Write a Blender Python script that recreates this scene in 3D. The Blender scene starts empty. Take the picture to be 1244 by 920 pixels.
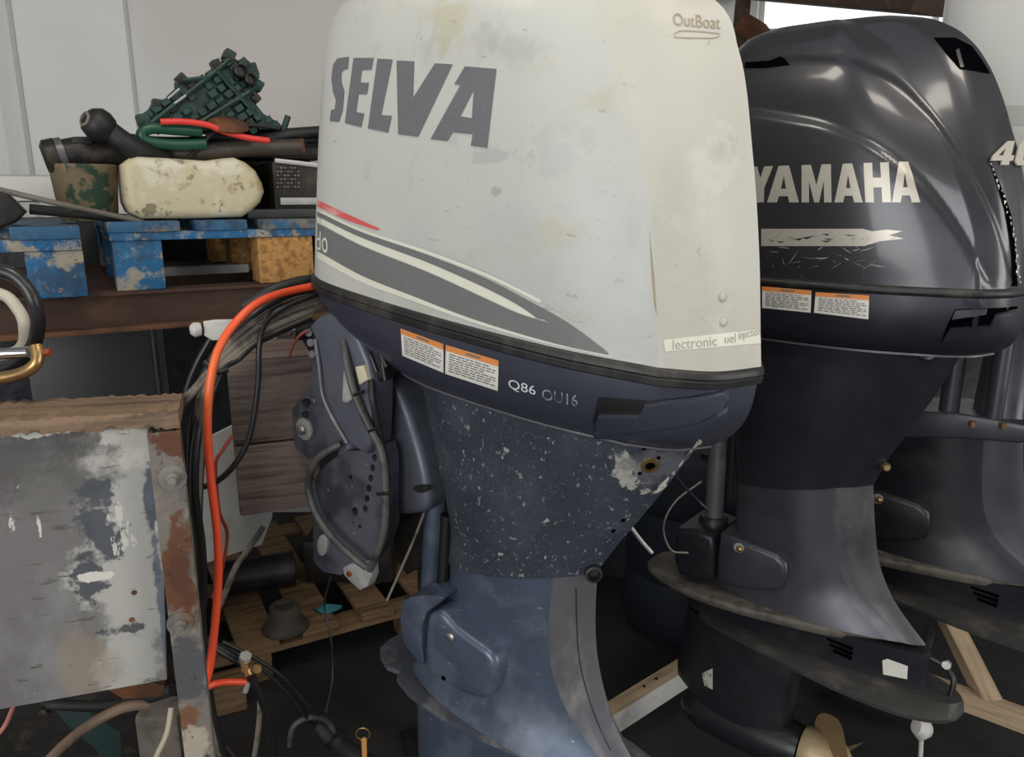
import bpy, bmesh, math, random
from mathutils import Vector as V, Matrix
from mathutils.bvhtree import BVHTree
random.seed(7)
SC = bpy.context.scene
C = SC.collection
# ------------------------------------------------------------------ camera
F = 930.0                       # focal length in pixels of the 1244x920 frame
TH = math.radians(13.6)         # the phone looks slightly down
CAMZ = 1.5
cam = bpy.data.cameras.new('camera')
cam.sensor_width = 36; cam.lens = F / 1244 * 36
cam.clip_start = 0.02
camo = bpy.data.objects.new('camera', cam); C.objects.link(camo)
camo.location = (0, 0, CAMZ); camo.rotation_euler = (math.pi / 2 - TH, 0, 0)
SC.camera = camo
SC.view_settings.view_transform = 'Standard'
SC.view_settings.look = 'None'
SC.view_settings.gamma = 1
SC.view_settings.exposure = 0.0
# ------------------------------------------------------------------ world and daylight
w = bpy.data.worlds.new('world'); SC.world = w; w.use_nodes = True
bg = w.node_tree.nodes['Background']
bg.inputs[0].default_value = (0.86, 0.93, 1.0, 1); bg.inputs[1].default_value = 0.55
def area(name, loc, rot, sx, sy, power, col):
    l = bpy.data.lights.new(name, 'AREA'); l.shape = 'RECTANGLE'; l.size = sx; l.size_y = sy
    l.energy = power; l.color = col
    o = bpy.data.objects.new(name, l); C.objects.link(o); o.location = loc; o.rotation_euler = rot
    return o
# daylight through the open workshop door behind the photographer, and through the roof lights
area('door_daylight', (-1.5, -2.5, 1.75), (math.radians(88), 0, math.radians(-24)), 2.4, 2.1, 86, (1.0, 0.995, 0.98))
area('side_door_daylight', (3.6, -.2, 1.7), (math.radians(90), 0, math.radians(80)), 1.5, 1.9, 48, (1.0, 0.97, 0.91))
for rx, ry in ((.45, .05), (1.25, .6), (-.6, .9)):
    area('roof_light_daylight', (rx, ry, 2.97), (0, 0, 0), .55, .30, 9, (1.0, .93, .80))

# ------------------------------------------------------------------ measuring helpers
cT, sT = math.cos(TH), math.sin(TH)
RX, UX, DX = V((1, 0, 0)), V((0, sT, cT)), V((0, cT, -sT))
CAM = V((0, 0, CAMZ))
def ray(px, py): return RX * ((px - 622) / F) + UX * ((460 - py) / F) + DX
def P(px, py, Y):               # point at distance Y in front of the photographer
    r = ray(px, py); return CAM + r * (Y / r.y)
def PZ(px, py, Z):
    r = ray(px, py); return CAM + r * ((Z - CAMZ) / r.z)
def basis(X, Y, Z, o):
    return Matrix(((X.x, Y.x, Z.x, o.x), (X.y, Y.y, Z.y, o.y), (X.z, Y.z, Z.z, o.z), (0, 0, 0, 1)))
def engine_frame(a, t, px, py, Yd, loc):     # local X aft, Y starboard, Z up
    a, t = math.radians(a), math.radians(t)
    X = -V((-math.sin(a) * math.cos(t), math.cos(a) * math.cos(t), math.sin(t)))
    Y = V((math.cos(a), math.sin(a), 0)); Z = X.cross(Y)
    return basis(X, Y, Z, P(px, py, Yd) - X * loc[0] - Y * loc[1] - Z * loc[2])
def flat_frame(phi, o):                       # X to the right and away, Y away, Z up
    p = math.radians(phi)
    return basis(V((math.cos(p), math.sin(p), 0)), V((-math.sin(p), math.cos(p), 0)), V((0, 0, 1)), o)
def un(M, px, py, v=0.0, ax=1):               # pixel -> local point on the local plane axis[ax] = v
    I = M.inverted(); o = I @ CAM; r = I.to_3x3() @ ray(px, py)
    return o + r * ((v - o[ax]) / r[ax])

# ------------------------------------------------------------------ materials
MATS = {}
def mat(name, col, rough=0.5, metal=0.0, layers=(), bump=None, coat=0.0, spec=0.5, rvar=0.0, coatr=0.1):
    if name in MATS: return MATS[name]
    m = bpy.data.materials.new(name); m.use_nodes = True; MATS[name] = m
    nt = m.node_tree; N = nt.nodes; L = nt.links
    b = N['Principled BSDF']
    b.inputs['Roughness'].default_value = rough; b.inputs['Metallic'].default_value = metal
    b.inputs['Specular IOR Level'].default_value = spec
    b.inputs['Coat Weight'].default_value = coat; b.inputs['Coat Roughness'].default_value = coatr
    b.inputs['Base Color'].default_value = (*col, 1)
    if layers or bump or rvar:
        tc = N.new('ShaderNodeTexCoord')
    cur = None
    for i, ly in enumerate(layers):
        lc, sc, lo, hi = ly[:4]
        st = ly[4] if len(ly) > 4 and ly[4] else (1, 1, 1)
        amt = ly[5] if len(ly) > 5 else 1.0
        kind = ly[6] if len(ly) > 6 else 'noise'
        mp = N.new('ShaderNodeMapping'); mp.inputs['Scale'].default_value = st if len(st) == 3 else (1, 1, 1)
        mp.inputs['Location'].default_value = (i * 3.1, i * 1.7, i * 2.3)
        L.new(tc.outputs['Object'], mp.inputs[0])
        if kind == 'noise':
            t = N.new('ShaderNodeTexNoise'); t.inputs['Detail'].default_value = 6; t.inputs['Roughness'].default_value = 0.62
            out = t.outputs[0]
        elif kind == 'blob':                       # a stain of its own outline: ragged ellipse at a place on the object
            t = N.new('ShaderNodeTexNoise'); t.inputs['Detail'].default_value = 8; t.inputs['Roughness'].default_value = 0.65
            cx, cy, cz, rx, ry, rz = st
            sb = N.new('ShaderNodeVectorMath'); sb.operation = 'SUBTRACT'; sb.inputs[1].default_value = (cx, cy, cz); L.new(tc.outputs['Object'], sb.inputs[0])
            dv = N.new('ShaderNodeVectorMath'); dv.operation = 'DIVIDE'; dv.inputs[1].default_value = (rx, ry, rz); L.new(sb.outputs[0], dv.inputs[0])
            ln = N.new('ShaderNodeVectorMath'); ln.operation = 'LENGTH'; L.new(dv.outputs[0], ln.inputs[0])
            ma = N.new('ShaderNodeMath'); ma.operation = 'MULTIPLY_ADD'; ma.inputs[1].default_value = 5.0; L.new(t.outputs[0], ma.inputs[0]); ma.inputs[2].default_value = -1.5
            su = N.new('ShaderNodeMath'); su.operation = 'SUBTRACT'; L.new(ma.outputs[0], su.inputs[0]); L.new(ln.outputs['Value'], su.inputs[1])
            out = su.outputs[0]
        t.inputs['Scale'].default_value = sc
        L.new(mp.outputs[0], t.inputs['Vector'])
        r = N.new('ShaderNodeMapRange'); r.interpolation_type = 'SMOOTHSTEP'
        r.inputs[1].default_value = lo; r.inputs[2].default_value = hi
        r.inputs[3].default_value = 0; r.inputs[4].default_value = amt
        L.new(out, r.inputs[0])
        mx = N.new('ShaderNodeMix'); mx.data_type = 'RGBA'
        mx.inputs[6].default_value = (*col, 1)
        if cur: L.new(cur, mx.inputs[6])
        mx.inputs[7].default_value = (*lc, 1)
        L.new(r.outputs[0], mx.inputs[0]); cur = mx.outputs[2]
    if cur: L.new(cur, b.inputs['Base Color'])
    if rvar:
        t = N.new('ShaderNodeTexNoise'); t.inputs['Scale'].default_value = 14; t.inputs['Detail'].default_value = 5
        L.new(tc.outputs['Object'], t.inputs['Vector'])
        r = N.new('ShaderNodeMapRange'); r.inputs[1].default_value = 0.3; r.inputs[2].default_value = 0.7
        r.inputs[3].default_value = max(0.02, rough - rvar); r.inputs[4].default_value = min(1, rough + rvar)
        L.new(t.outputs[0], r.inputs[0]); L.new(r.outputs[0], b.inputs['Roughness'])
    if bump:
        t = N.new('ShaderNodeTexNoise'); t.inputs['Scale'].default_value = bump[0]; t.inputs['Detail'].default_value = 5
        mp = N.new('ShaderNodeMapping'); mp.inputs['Scale'].default_value = bump[3] if len(bump) > 3 else (1, 1, 1)
        L.new(tc.outputs['Object'], mp.inputs[0]); L.new(mp.outputs[0], t.inputs['Vector'])
        bp = N.new('ShaderNodeBump'); bp.inputs['Strength'].default_value = bump[1]; bp.inputs['Distance'].default_value = bump[2] if len(bump) > 2 else 0.004
        L.new(t.outputs[0], bp.inputs['Height']); L.new(bp.outputs[0], b.inputs['Normal'])
    return m
MS = engine_frame(56, 7, 800, 447, .95, (.25, -.13, 0))          # the white motor's own frame
def mark(col, px, py, y, rx, rz, ns=25, lo=-.1, hi=.3, amt=.7, ry=.08):
    q = un(MS, px, py, y); return (col, ns, lo, hi, (q.x, q.y, q.z, rx, ry, rz), amt, 'blob')
m_white = mat('aged_white_gelcoat', (0.49, 0.495, 0.465), 0.42, 0, [
    ((0.42, 0.43, 0.42), 2.6, 0.45, 0.65, None, 0.7), ((0.42, 0.40, 0.27), 7, 0.56, 0.70, (1, 1, 1.4), 0.45),
    ((0.34, 0.35, 0.345), 22, 0.57, 0.70, (1, 1, .5), 0.35), ((0.28, 0.27, 0.25), 60, 0.645, 0.69, (.6, .6, 1.6), 0.6),
    mark((.42, .39, .24), 545, 28, -.15, .045, .035, 20, -.3, .8, .5), mark((.33, .335, .33), 690, 180, -.15, .05, .05, 24, .1, .8, .28), mark((.35, .35, .345), 600, 190, -.165, .05, .012, 30, 0, .5, .5),
    mark((.24, .24, .235), 604, 232, -.165, .008, .007, 40, -.1, .6, .5), mark((.36, .365, .36), 640, 60, -.155, .08, .03, 14, 0, .8, .5)], (60, .05), spec=0.4, rvar=.08)
m_warmrear = mat('aged_rear_gelcoat_warm_light', (0.50, 0.488, 0.44), 0.5, 0, [  # aged gelcoat; part of the warm light on the rear is put into its colour
    ((0.44, 0.42, 0.36), 4, 0.5, 0.65, None, 0.6), ((0.55, 0.53, 0.47), 9, 0.56, 0.66, None, 0.5),
    ((0.34, 0.31, 0.25), 50, 0.635, 0.69, None, 0.6),
    mark((.60, .585, .53), 868, 205, -.03, .03, .05, 26, .0, .6, .4), mark((.36, .33, .27), 880, 185, -.03, .016, .02, 30, 0, .5, .3)], (60, .05), spec=0.35)
m_navy = mat('navy_engine_paint', (0.046, 0.050, 0.072), 0.34, 0.25, [
    ((0.050, 0.055, 0.075), 8, 0.45, 0.75, None, .7), ((0.20, 0.20, 0.20), 60, 0.70, 0.78, (1, 1, .5), .6)], rvar=.08, coat=.2, coatr=.25)
m_apron = mat('navy_paint_with_salt_chips', (0.040, 0.049, 0.066), 0.42, 0.2, [
    ((0.085, 0.095, 0.115), 6, 0.4, 0.7, None, .8), ((0.30, 0.30, 0.29), 95, 0.615, 0.65, (1, 1, .8), .8),
    ((0.42, 0.42, 0.40), 38, 0.655, 0.68, None, .9), mark((.48, .46, .40), 762, 578, -.07, .024, .032, 50, -.1, .15, .95, .03), mark((.46, .44, .39), 778, 606, -.05, .016, .006, 60, -.1, .2, .95, .03), mark((.15, .15, .16), 800, 560, -.03, .05, .05, 20, -.2, .6, .7, .05), ((0.15, .16, .17), 180, 0.58, 0.68, None, .6)], (80, .1), rvar=.1)
m_legblue = mat('blue_grey_leg_paint', (0.075, 0.098, 0.145), 0.36, 0.35, [
    ((0.14, 0.165, 0.21), 9, 0.48, 0.62, None, .7), ((0.04, 0.045, 0.06), 5, .52, .66, None, .7),
    ((0.36, 0.36, 0.36), 60, 0.665, 0.70, (.6, .6, 1.8), .7)], rvar=.1)
m_legrear = mat('worn_leg_and_highlight_grey', (0.13, 0.128, 0.14), 0.42, 0.4, [  # worn leg edges; also paints the highlights on pan and arm edges
    ((0.30, 0.29, 0.28), 14, 0.55, 0.75, (1, 1, .4), .8), ((0.09, 0.09, 0.11), 8, .5, .75, None, .7)], rvar=.1)
m_yam = mat('dark_metallic_cowl_paint', (0.032, 0.032, 0.039), 0.32, 0.35, [
    ((0.040, 0.041, 0.050), 4, .4, .7, None, .8), ((0.22, 0.21, 0.19), 90, 0.76, 0.80, (.5, .5, 1), .5)], coat=.45, coatr=.10)
m_yamlow = mat('satin_charcoal_paint', (0.022, 0.023, 0.032), 0.36, 0.35, [
    ((0.035, 0.036, 0.046), 6, .45, .7, None, .8), ((0.25, 0.25, 0.25), 75, 0.735, 0.77, None, .7)], rvar=.08)
m_yamleg = mat('satin_grey_leg_paint', (0.066, 0.066, 0.080), 0.36, 0.45, [
    ((0.035, 0.035, 0.046), 5, .45, .7, None, .8), ((0.40, 0.40, 0.38), 62, 0.72, 0.75, None, .8)], rvar=.08)
m_yamblk = mat('black_leg_paint', (0.016, 0.017, 0.022), 0.38, 0.2, [
    ((0.045, 0.042, 0.040), 10, .5, .8, None, .8), ((0.3, 0.29, 0.27), 70, 0.73, 0.77, None, .6)], rvar=.1)
m_yamrear = mat('worn_charcoal_edge', (0.085, 0.083, 0.088), 0.40, 0.4, [((0.14, 0.125, 0.11), 14, 0.5, 0.64, (1, 1, .4), .7), ((0.05, 0.05, 0.06), 8, .5, .65, None, .7)], rvar=.1)
m_dirtyplate = mat('muddy_plate', (0.12, 0.105, 0.085), 0.75, 0, [
    ((0.05, 0.045, 0.042), 20, .45, .65, None, .9), ((0.24, 0.22, 0.19), 45, .6, .75, None, .8)], (90, .3))
m_rubber = mat('black_rubber', (0.014, 0.014, 0.015), 0.55, 0, [((0.05, 0.046, 0.04), 18, .5, .75, None, .8)], rvar=.1)
m_gasket = mat('dusty_rubber_seal', (0.012, 0.012, 0.013), 0.5, 0, [((0.06, 0.053, 0.043), 14, .48, .7, (1, 1, .3), .8)], rvar=.1)
m_black = mat('black_plastic', (0.010, 0.010, 0.011), 0.4)
m_void = mat('matt_black_and_recess_shade', (0.002, 0.002, 0.003), 0.9, spec=0.0)  # matt black; also paints the shade inside holes, slots and vents
m_greydecal = mat('charcoal_vinyl', (0.13, 0.132, 0.145), 0.5, 0, [((0.17, 0.17, 0.18), 260, .5, .7, None, .8), ((0.22, 0.22, 0.19), 12, .62, .8, None, .5)])
m_greystripe = mat('grey_vinyl', (0.145, 0.148, 0.148), 0.5, 0, [((0.19, 0.19, 0.185), 260, .5, .72, None, .8), ((0.2, .2, .2), 9, .5, .8, None, .6)])
m_stripewhite = mat('white_vinyl', (0.68, 0.68, 0.58), 0.45)
m_faded = mat('faded_grey_vinyl', (0.46, 0.465, 0.44), 0.5)
m_red = mat('red_vinyl', (0.62, 0.10, 0.10), 0.45, 0, [((0.70, 0.50, 0.46), 30, .45, .7, (.5, 1, 2), .6)])
m_silver = mat('silver_vinyl', (0.50, 0.47, 0.41), 0.35, 0.3, [((0.36, 0.34, 0.30), 40, .5, .8, None, .5)])
m_paper = mat('warning_sticker_white', (0.70, 0.68, 0.62), 0.5, 0, [((0.5, 0.48, 0.42), 30, .5, .8, None, .6)])
m_orange = mat('warning_sticker_orange', (0.72, 0.26, 0.07), 0.5)
m_ink = mat('printing_ink', (0.16, 0.16, 0.16), 0.6)
m_fadedink = mat('faded_marker', (0.26, 0.27, 0.30), 0.6, 0, [((0.06, .065, .09), 90, .45, .55, None, .9)])
m_paleink = mat('pale_marker', (0.62, 0.63, 0.66), 0.6)
m_worn = mat('bare_worn_patch', (0.50, 0.48, 0.42), 0.7, 0, [((0.14, 0.14, 0.15), 60, .5, .6, None, .9)])
m_steel = mat('zinc_steel', (0.42, 0.41, 0.38), 0.35, 0.9, [((0.2, 0.17, 0.13), 30, .5, .75, None, .7)])
m_chrome = mat('chrome', (0.75, 0.76, 0.78), 0.12, 1.0)
m_brass = mat('aged_brass', (0.40, 0.26, 0.11), 0.32, 0.85, [((0.22, 0.13, 0.06), 25, .5, .75, None, .7)])
m_copper = mat('copper_nut', (0.42, 0.13, 0.06), 0.4, 0.8)
m_rust = mat('rusty_steel', (0.085, 0.034, 0.016), 0.85, 0.1, [
    ((0.20, 0.075, 0.026), 14, .45, .7, None, .9), ((0.030, 0.020, 0.016), 7, .5, .7, None, .8)], (70, .35))
m_beam = mat('rusty_brown_beam', (0.060, 0.032, 0.022), 0.8, 0.1, [
    ((0.13, 0.060, 0.028), 9, .5, .75, (1, 1, 3), .7), ((0.022, 0.016, 0.014), 6, .5, .7, None, .8)], (70, .3))
m_post = mat('rusty_painted_post', (0.20, 0.185, 0.165), 0.75, 0.1, [
    ((0.07, 0.065, 0.065), 11, .42, .6, (1, 1, .6), .85), ((0.17, 0.055, 0.020), 5.2, .54, .62, (1, 1, .8), .95),
    ((0.42, 0.36, 0.29), 24, .66, .74, None, .7)], (80, .3))
m_panel = mat('paint_stained_panel', (0.15, 0.145, 0.145), 0.6, 0, [
    ((0.30, 0.29, 0.27), 3.4, .5, .66, (1, 1, .5), .8), ((0.045, 0.05, 0.065), 7.5, .62, .68, (1.4, 1, .7), .9),
    ((0.34, 0.28, 0.20), 3, .6, .75, None, .6), ((0.55, 0.54, 0.5), 26, .655, .69, (1, 1, .45), .9),
    ((0.05, 0.045, 0.04), 60, .72, .76, (.4, 1, 1.4), .7)], (60, .15))
def wood(name, col, dark, lightc, st=(1, 12, 12), rough=.75):
    return mat(name, col, rough, 0, [(dark, 4, .42, .68, st, .85), (lightc, 5, .58, .8, st, .6),
               (dark, 14, .62, .72, tuple(v * 1.5 for v in st), .8)], (9, .5, .004, st))
m_timber = wood('weathered_timber', (0.20, 0.13, 0.08), (0.055, 0.036, 0.024), (0.36, 0.26, 0.17))
m_block = wood('dark_hardwood_block', (0.19, 0.145, 0.122), (0.060, 0.042, 0.036), (0.30, 0.24, 0.20), (1.2, 12, 18))
m_palletwood = wood('dirty_pallet_wood', (0.20, 0.12, 0.060), (0.06, 0.036, 0.02), (0.32, 0.20, 0.10))
m_pine = wood('pale_pine', (0.50, 0.37, 0.24), (0.30, 0.20, 0.12), (0.60, 0.48, 0.33))
m_blue = mat('chipped_blue_paint', (0.006, 0.105, 0.25), 0.65, 0, [
    ((0.03, 0.05, 0.085), 11, .47, .6, None, .7), ((0.30, 0.24, 0.165), 26, .545, .60, None, .9), ((0.36, 0.31, 0.23), 9, .57, .63, None, .85), ((0.05, 0.16, 0.30), 40, .52, .62, None, .6), ((0.03, .03, .03), 60, .62, .68, None, .8)], (60, .3))
m_bluewood = mat('worn_blue_decking', (0.025, 0.10, 0.20), 0.7, 0, [
    ((0.20, 0.165, 0.115), 11, .46, .57, (1, 2, 1), .9), ((0.015, 0.04, 0.08), 20, .5, .64, None, .8), ((0.06, 0.16, 0.26), 34, .55, .65, None, .6)], (60, .3))
m_osb = mat('chipboard_block', (0.42, 0.22, 0.065), 0.8, 0, [((0.20, 0.09, 0.025), 55, .45, .65, None, .9), ((0.60, 0.38, 0.15), 70, .58, .7, None, .8)], (120, .4))
m_tank = mat('yellowed_plastic', (0.52, 0.46, 0.31), 0.5, 0, [
    ((0.62, 0.59, 0.48), 9, .46, .56, None, .85), ((0.36, 0.25, 0.10), 7, .53, .64, None, .8), ((0.28, 0.19, 0.08), 30, .56, .66, None, .6), ((0.10, 0.065, 0.03), 18, .60, .66, None, .7)], (25, .15), spec=.4)
m_tin = mat('flaking_green_paint', (0.19, 0.145, 0.085), 0.75, 0.1, [
    ((0.020, 0.055, 0.035), 11, .50, .55, None, .95), ((0.30, 0.20, 0.11), 16, .6, .7, None, .8), ((0.05, .035, .025), 25, .6, .75, None, .7)], (60, .3))
m_greencast = mat('greasy_green_casting', (0.020, 0.055, 0.046), 0.5, 0.2, [
    ((0.012, 0.016, 0.014), 14, .45, .65, None, .85), ((0.07, 0.10, 0.085), 30, .62, .75, None, .7)], (60, .4))
m_greenhose = mat('dark_green_hose', (0.012, 0.07, 0.042), 0.35)
m_greasy = mat('greasy_black_metal', (0.018, 0.016, 0.014), 0.45, 0.2, [((0.08, 0.06, 0.045), 18, .5, .75, None, .8)], (60, .3))
m_brownpipe = mat('brown_rubber_pipe', (0.055, 0.043, 0.035), 0.45, 0, [((0.12, 0.095, 0.08), 30, .55, .75, None, .7)])
m_orangecable = mat('red_orange_cable', (0.80, 0.085, 0.030), 0.4, 0, [((0.80, 0.15, 0.035), 4, .45, .6, None, .8)])
m_redhose = mat('red_hose', (0.72, 0.055, 0.045), 0.35)
m_greycable = mat('dusty_grey_cable', (0.19, 0.165, 0.135), 0.5, 0, [((0.05, 0.045, 0.04), 16, .5, .62, None, .8)])
m_blackcable = mat('black_cable', (0.018, 0.018, 0.020), 0.32)
m_concrete = mat('dark_oily_floor', (0.016, 0.016, 0.017), 0.65, 0, [((0.035, 0.032, 0.03), 3, .45, .7, None, .8), ((0.12, .12, .12), 90, .74, .78, None, .7)], (40, .2))
m_wall = mat('white_wall_panel', (0.86, 0.855, 0.84), 0.7, 0, [((0.78, 0.77, 0.74), 1.2, .4, .7, None, .6), ((0.42, 0.40, 0.36), 30, .72, .78, None, .5)])
m_wallgrey = mat('off_white_wall', (0.74, 0.74, 0.73), 0.75, 0, [((0.72, 0.66, 0.60), 1.0, .42, .65, None, .8)])
m_trim = mat('white_door_trim', (0.72, 0.72, 0.70), 0.5)
m_roof = mat('roof_timber', (0.045, 0.026, 0.018), 0.8, 0, [((0.10, 0.05, 0.03), 8, .5, .7, (1, 6, 6), .8)])
m_ceil = mat('roof_sheet', (0.40, 0.40, 0.39), 0.7)
m_backdrop = mat('dark_backdrop_cloth', (0.011, 0.012, 0.016), 0.55, 0, [((0.02, 0.026, 0.04), 3, .4, .7, None, .8)], (6, .6, .03))  # near-black cloth of the added backdrop pieces, standing in for shade
m_crate = mat('black_crate_plastic', (0.020, 0.021, 0.022), 0.42, 0, [((0.045, 0.045, 0.045), 5, .5, .75, None, .6)])
m_bluedrum = mat('dark_blue_plastic', (0.004, 0.009, 0.022), 0.8, 0, [((0.004, 0.004, 0.006), 6, .45, .7, None, .8)])
m_swivel = mat('blue_grey_bracket_paint', (0.115, 0.122, 0.152), 0.42, 0.3, [((0.05, 0.055, 0.08), 7, .45, .7, None, .8), ((0.2, .2, .2), 70, .72, .78, None, .6)], rvar=.08)
m_bracket = mat('scuffed_bracket_paint', (0.10, 0.107, 0.132), 0.42, 0.3, [((0.03, 0.033, 0.045), 9, .45, .6, None, .8), ((0.36, 0.35, 0.33), 60, .66, .69, None, .85)], rvar=.1)
m_alu = mat('oxidised_aluminium', (0.42, 0.42, 0.41), 0.5, 0.5, [((0.62, 0.61, 0.58), 20, .5, .7, None, .7), ((0.16, 0.15, 0.15), 25, .6, .75, None, .7)])
m_whitebox = mat('white_painted_metal', (0.58, 0.57, 0.54), 0.5, 0, [((0.34, 0.32, 0.28), 14, .55, .75, None, .7)])
m_propm = mat('worn_bronze_propeller', (0.44, 0.33, 0.19), 0.45, 0.3, [((0.60, 0.52, 0.38), 10, .45, .65, None, .8), ((0.22, 0.14, 0.07), 18, .6, .75, None, .8)])
m_hosegrey = mat('ribbed_grey_conduit', (0.075, 0.075, 0.073), 0.5, 0, [((0.02, .02, .02), 20, .45, .6, None, .8), ((0.25, .25, .24), 60, .66, .75, None, .6)])

# ------------------------------------------------------------------ mesh helpers
def link(o, parent=None, kind=None):
    C.objects.link(o)
    if parent: o.parent = parent
    if kind: o['kind'] = kind
    return o
def tag(o, label, cat, group=None):
    o['label'] = label; o['category'] = cat
    if group: o['group'] = group
    return o
def thing(name, label, cat, M=None, group=None):
    o = bpy.data.objects.new(name, None); o.empty_display_size = .05; C.objects.link(o)
    if M is not None: o.matrix_world = M
    return tag(o, label, cat, group)
def finish(name, bm, m, parent=None, M=None, smooth=40):
    bmesh.ops.recalc_face_normals(bm, faces=bm.faces)
    me = bpy.data.meshes.new(name); bm.to_mesh(me); bm.free()
    if smooth:
        for p in me.polygons: p.use_smooth = True
        me.set_sharp_from_angle(angle=math.radians(smooth))
    me.materials.append(m)
    o = bpy.data.objects.new(name, me); C.objects.link(o)
    if parent: o.parent = parent
    if M is not None: o.matrix_world = M
    return o
def cr(pts, n):                                # Catmull-Rom
    pts = [V(p) for p in pts]
    Q = [2 * pts[0] - pts[1]] + pts + [2 * pts[-1] - pts[-2]]
    out = []
    for i in range(1, len(Q) - 2):
        a, b, c, d = Q[i - 1:i + 3]
        for k in range(n):
            t = k / n
            out.append(.5 * ((2 * b) + (c - a) * t + (2 * a - 5 * b + 4 * c - d) * t * t + (3 * b - a - 3 * c + d) * t ** 3))
    return out + [pts[-1]]
def lerp_tab(tab, x):
    if x <= tab[0][0]: return tab[0][1]
    for (a, u), (b, v) in zip(tab, tab[1:]):
        if x <= b: return u + (v - u) * (x - a) / (b - a)
    return tab[-1][1]
def smooth_tab(tab, x):
    xs = [t[0] for t in tab]; ys = [t[1] for t in tab]; n = len(xs)
    if x <= xs[0]: return ys[0]
    if x >= xs[-1]: return ys[-1]
    k = max(i for i in range(n - 1) if xs[i] <= x)
    h = xs[k + 1] - xs[k]; t = (x - xs[k]) / h
    sl = lambda i: (ys[i + 1] - ys[i]) / (xs[i + 1] - xs[i])
    def tn(i):
        if i == 0: return sl(0)
        if i == n - 1: return sl(n - 2)
        a, b = sl(i - 1), sl(i); return 0 if a * b < 0 else (a + b) / 2
    m0, m1 = tn(k) * h, tn(k + 1) * h
    return (2 * t ** 3 - 3 * t * t + 1) * ys[k] + (t ** 3 - 2 * t * t + t) * m0 + (3 * t * t - 2 * t ** 3) * ys[k + 1] + (t ** 3 - t * t) * m1
def ss(a, b, x):
    t = min(1, max(0, (x - a) / (b - a))); return t * t * (3 - 2 * t)
def loft(bm, rings, cap0=True, cap1=True):
    R = [[bm.verts.new(p) for p in r] for r in rings]; n = len(R[0])
    for a, b in zip(R, R[1:]):
        for i in range(n):
            j = (i + 1) % n
            try: bm.faces.new((a[i], a[j], b[j], b[i]))
            except ValueError: pass
    for c, r in ((cap0, R[0]), (cap1, R[-1])):
        if c:
            try: bm.faces.new(r)
            except ValueError: pass
    return R
def mirror(half): return half + [V((p[0], -p[1])) for p in half[-2:0:-1]]
def half_cowl(xf, w, xc, wc, xr, xm=-.10, n=5):
    s = (xm - xf) / .34
    A = [(xf, 0), (xf + .008 * s, -.42 * w), (xf + .045 * s, -.70 * w), (xf + .13 * s, -.88 * w), (xm, -w), (xc - .14 * min(1, (xc - xm) / .3), -.97 * w), (xc, -wc)]
    B = [(xc, -wc), (xc + .62 * (xr - xc), -.62 * wc), (xr, 0)]
    A = [V((a, b)) for a, b in A]; B = [V((a, b)) for a, b in B]
    return cr(A, n)[:-1] + cr(B, n + 1)
def half_leg(xf, w, xm, xc, wc, xr, nf=9, ns=7, nr=5):
    h = []
    for i in range(nf):
        th = math.pi / 2 * i / nf
        h.append(V((xm - (xm - xf) * math.cos(th), -w * math.sin(th) ** .9)))
    for i in range(ns):
        t = i / ns; h.append(V((xm + (xc - xm) * t, -(w + (wc - w) * t * t))))
    for i in range(nr + 1):
        t = i / nr; h.append(V((xc + (xr - xc) * (1 - (1 - t) ** 1.25), -wc * (1 - t ** 1.5))))
    return h
def tube_mesh(bm, pts, r, seg=8, n=5, taper=None, caps=True):
    pts = cr(pts, n) if n > 1 else [V(p) for p in pts]
    up = V((0, 0, 1)); rings = []; prev = None
    for i, p in enumerate(pts):
        t = (pts[min(i + 1, len(pts) - 1)] - pts[max(i - 1, 0)])
        if t.length < 1e-9: t = V((0, 0, 1))
        t.normalize()
        if prev is None:
            a = t.cross(up if abs(t.z) < .9 else V((1, 0, 0))).normalized()
        else:
            a = (prev - t * prev.dot(t)).normalized()
        prev = a; b = t.cross(a)
        rr = r if taper is None else r * (taper[0] + (taper[1] - taper[0]) * i / (len(pts) - 1))
        rings.append([p + (a * math.cos(2 * math.pi * k / seg) + b * math.sin(2 * math.pi * k / seg)) * rr for k in range(seg)])
    loft(bm, rings, caps, caps)
def tube(name, pts, r, m, parent=None, seg=8, n=5, taper=None):
    bm = bmesh.new(); tube_mesh(bm, pts, r, seg, n, taper); return finish(name, bm, m, parent, smooth=50)
def lathe(name, prof, m, parent=None, base=V((0, 0, 0)), axis=V((0, 0, 1)), seg=24, smooth=50, M=None):
    axis = V(axis).normalized(); a = axis.cross(V((1, 0, 0)) if abs(axis.x) < .8 else V((0, 0, 1))).normalized(); b = axis.cross(a)
    bm = bmesh.new()
    loft(bm, [[V(base) + axis * h + (a * math.cos(2 * math.pi * k / seg) + b * math.sin(2 * math.pi * k / seg)) * max(r, 1e-4) for k in range(seg)] for r, h in prof])
    return finish(name, bm, m, parent, M, smooth)
def box_bm(lo, hi, bev=0.0, seg=2):
    bm = bmesh.new(); bmesh.ops.create_cube(bm, size=1)
    lo, hi = V(lo), V(hi)
    for v in bm.verts: v.co = V([(lo[i] + hi[i]) / 2 + v.co[i] * (hi[i] - lo[i]) for i in range(3)])
    if bev: bmesh.ops.bevel(bm, geom=bm.edges[:], offset=bev, segments=seg, profile=.6, affect='EDGES')
    return bm
def box(name, lo, hi, m, parent=None, bev=0.003, M=None, seg=2):
    return finish(name, box_bm(lo, hi, bev, seg), m, parent, M)
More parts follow.
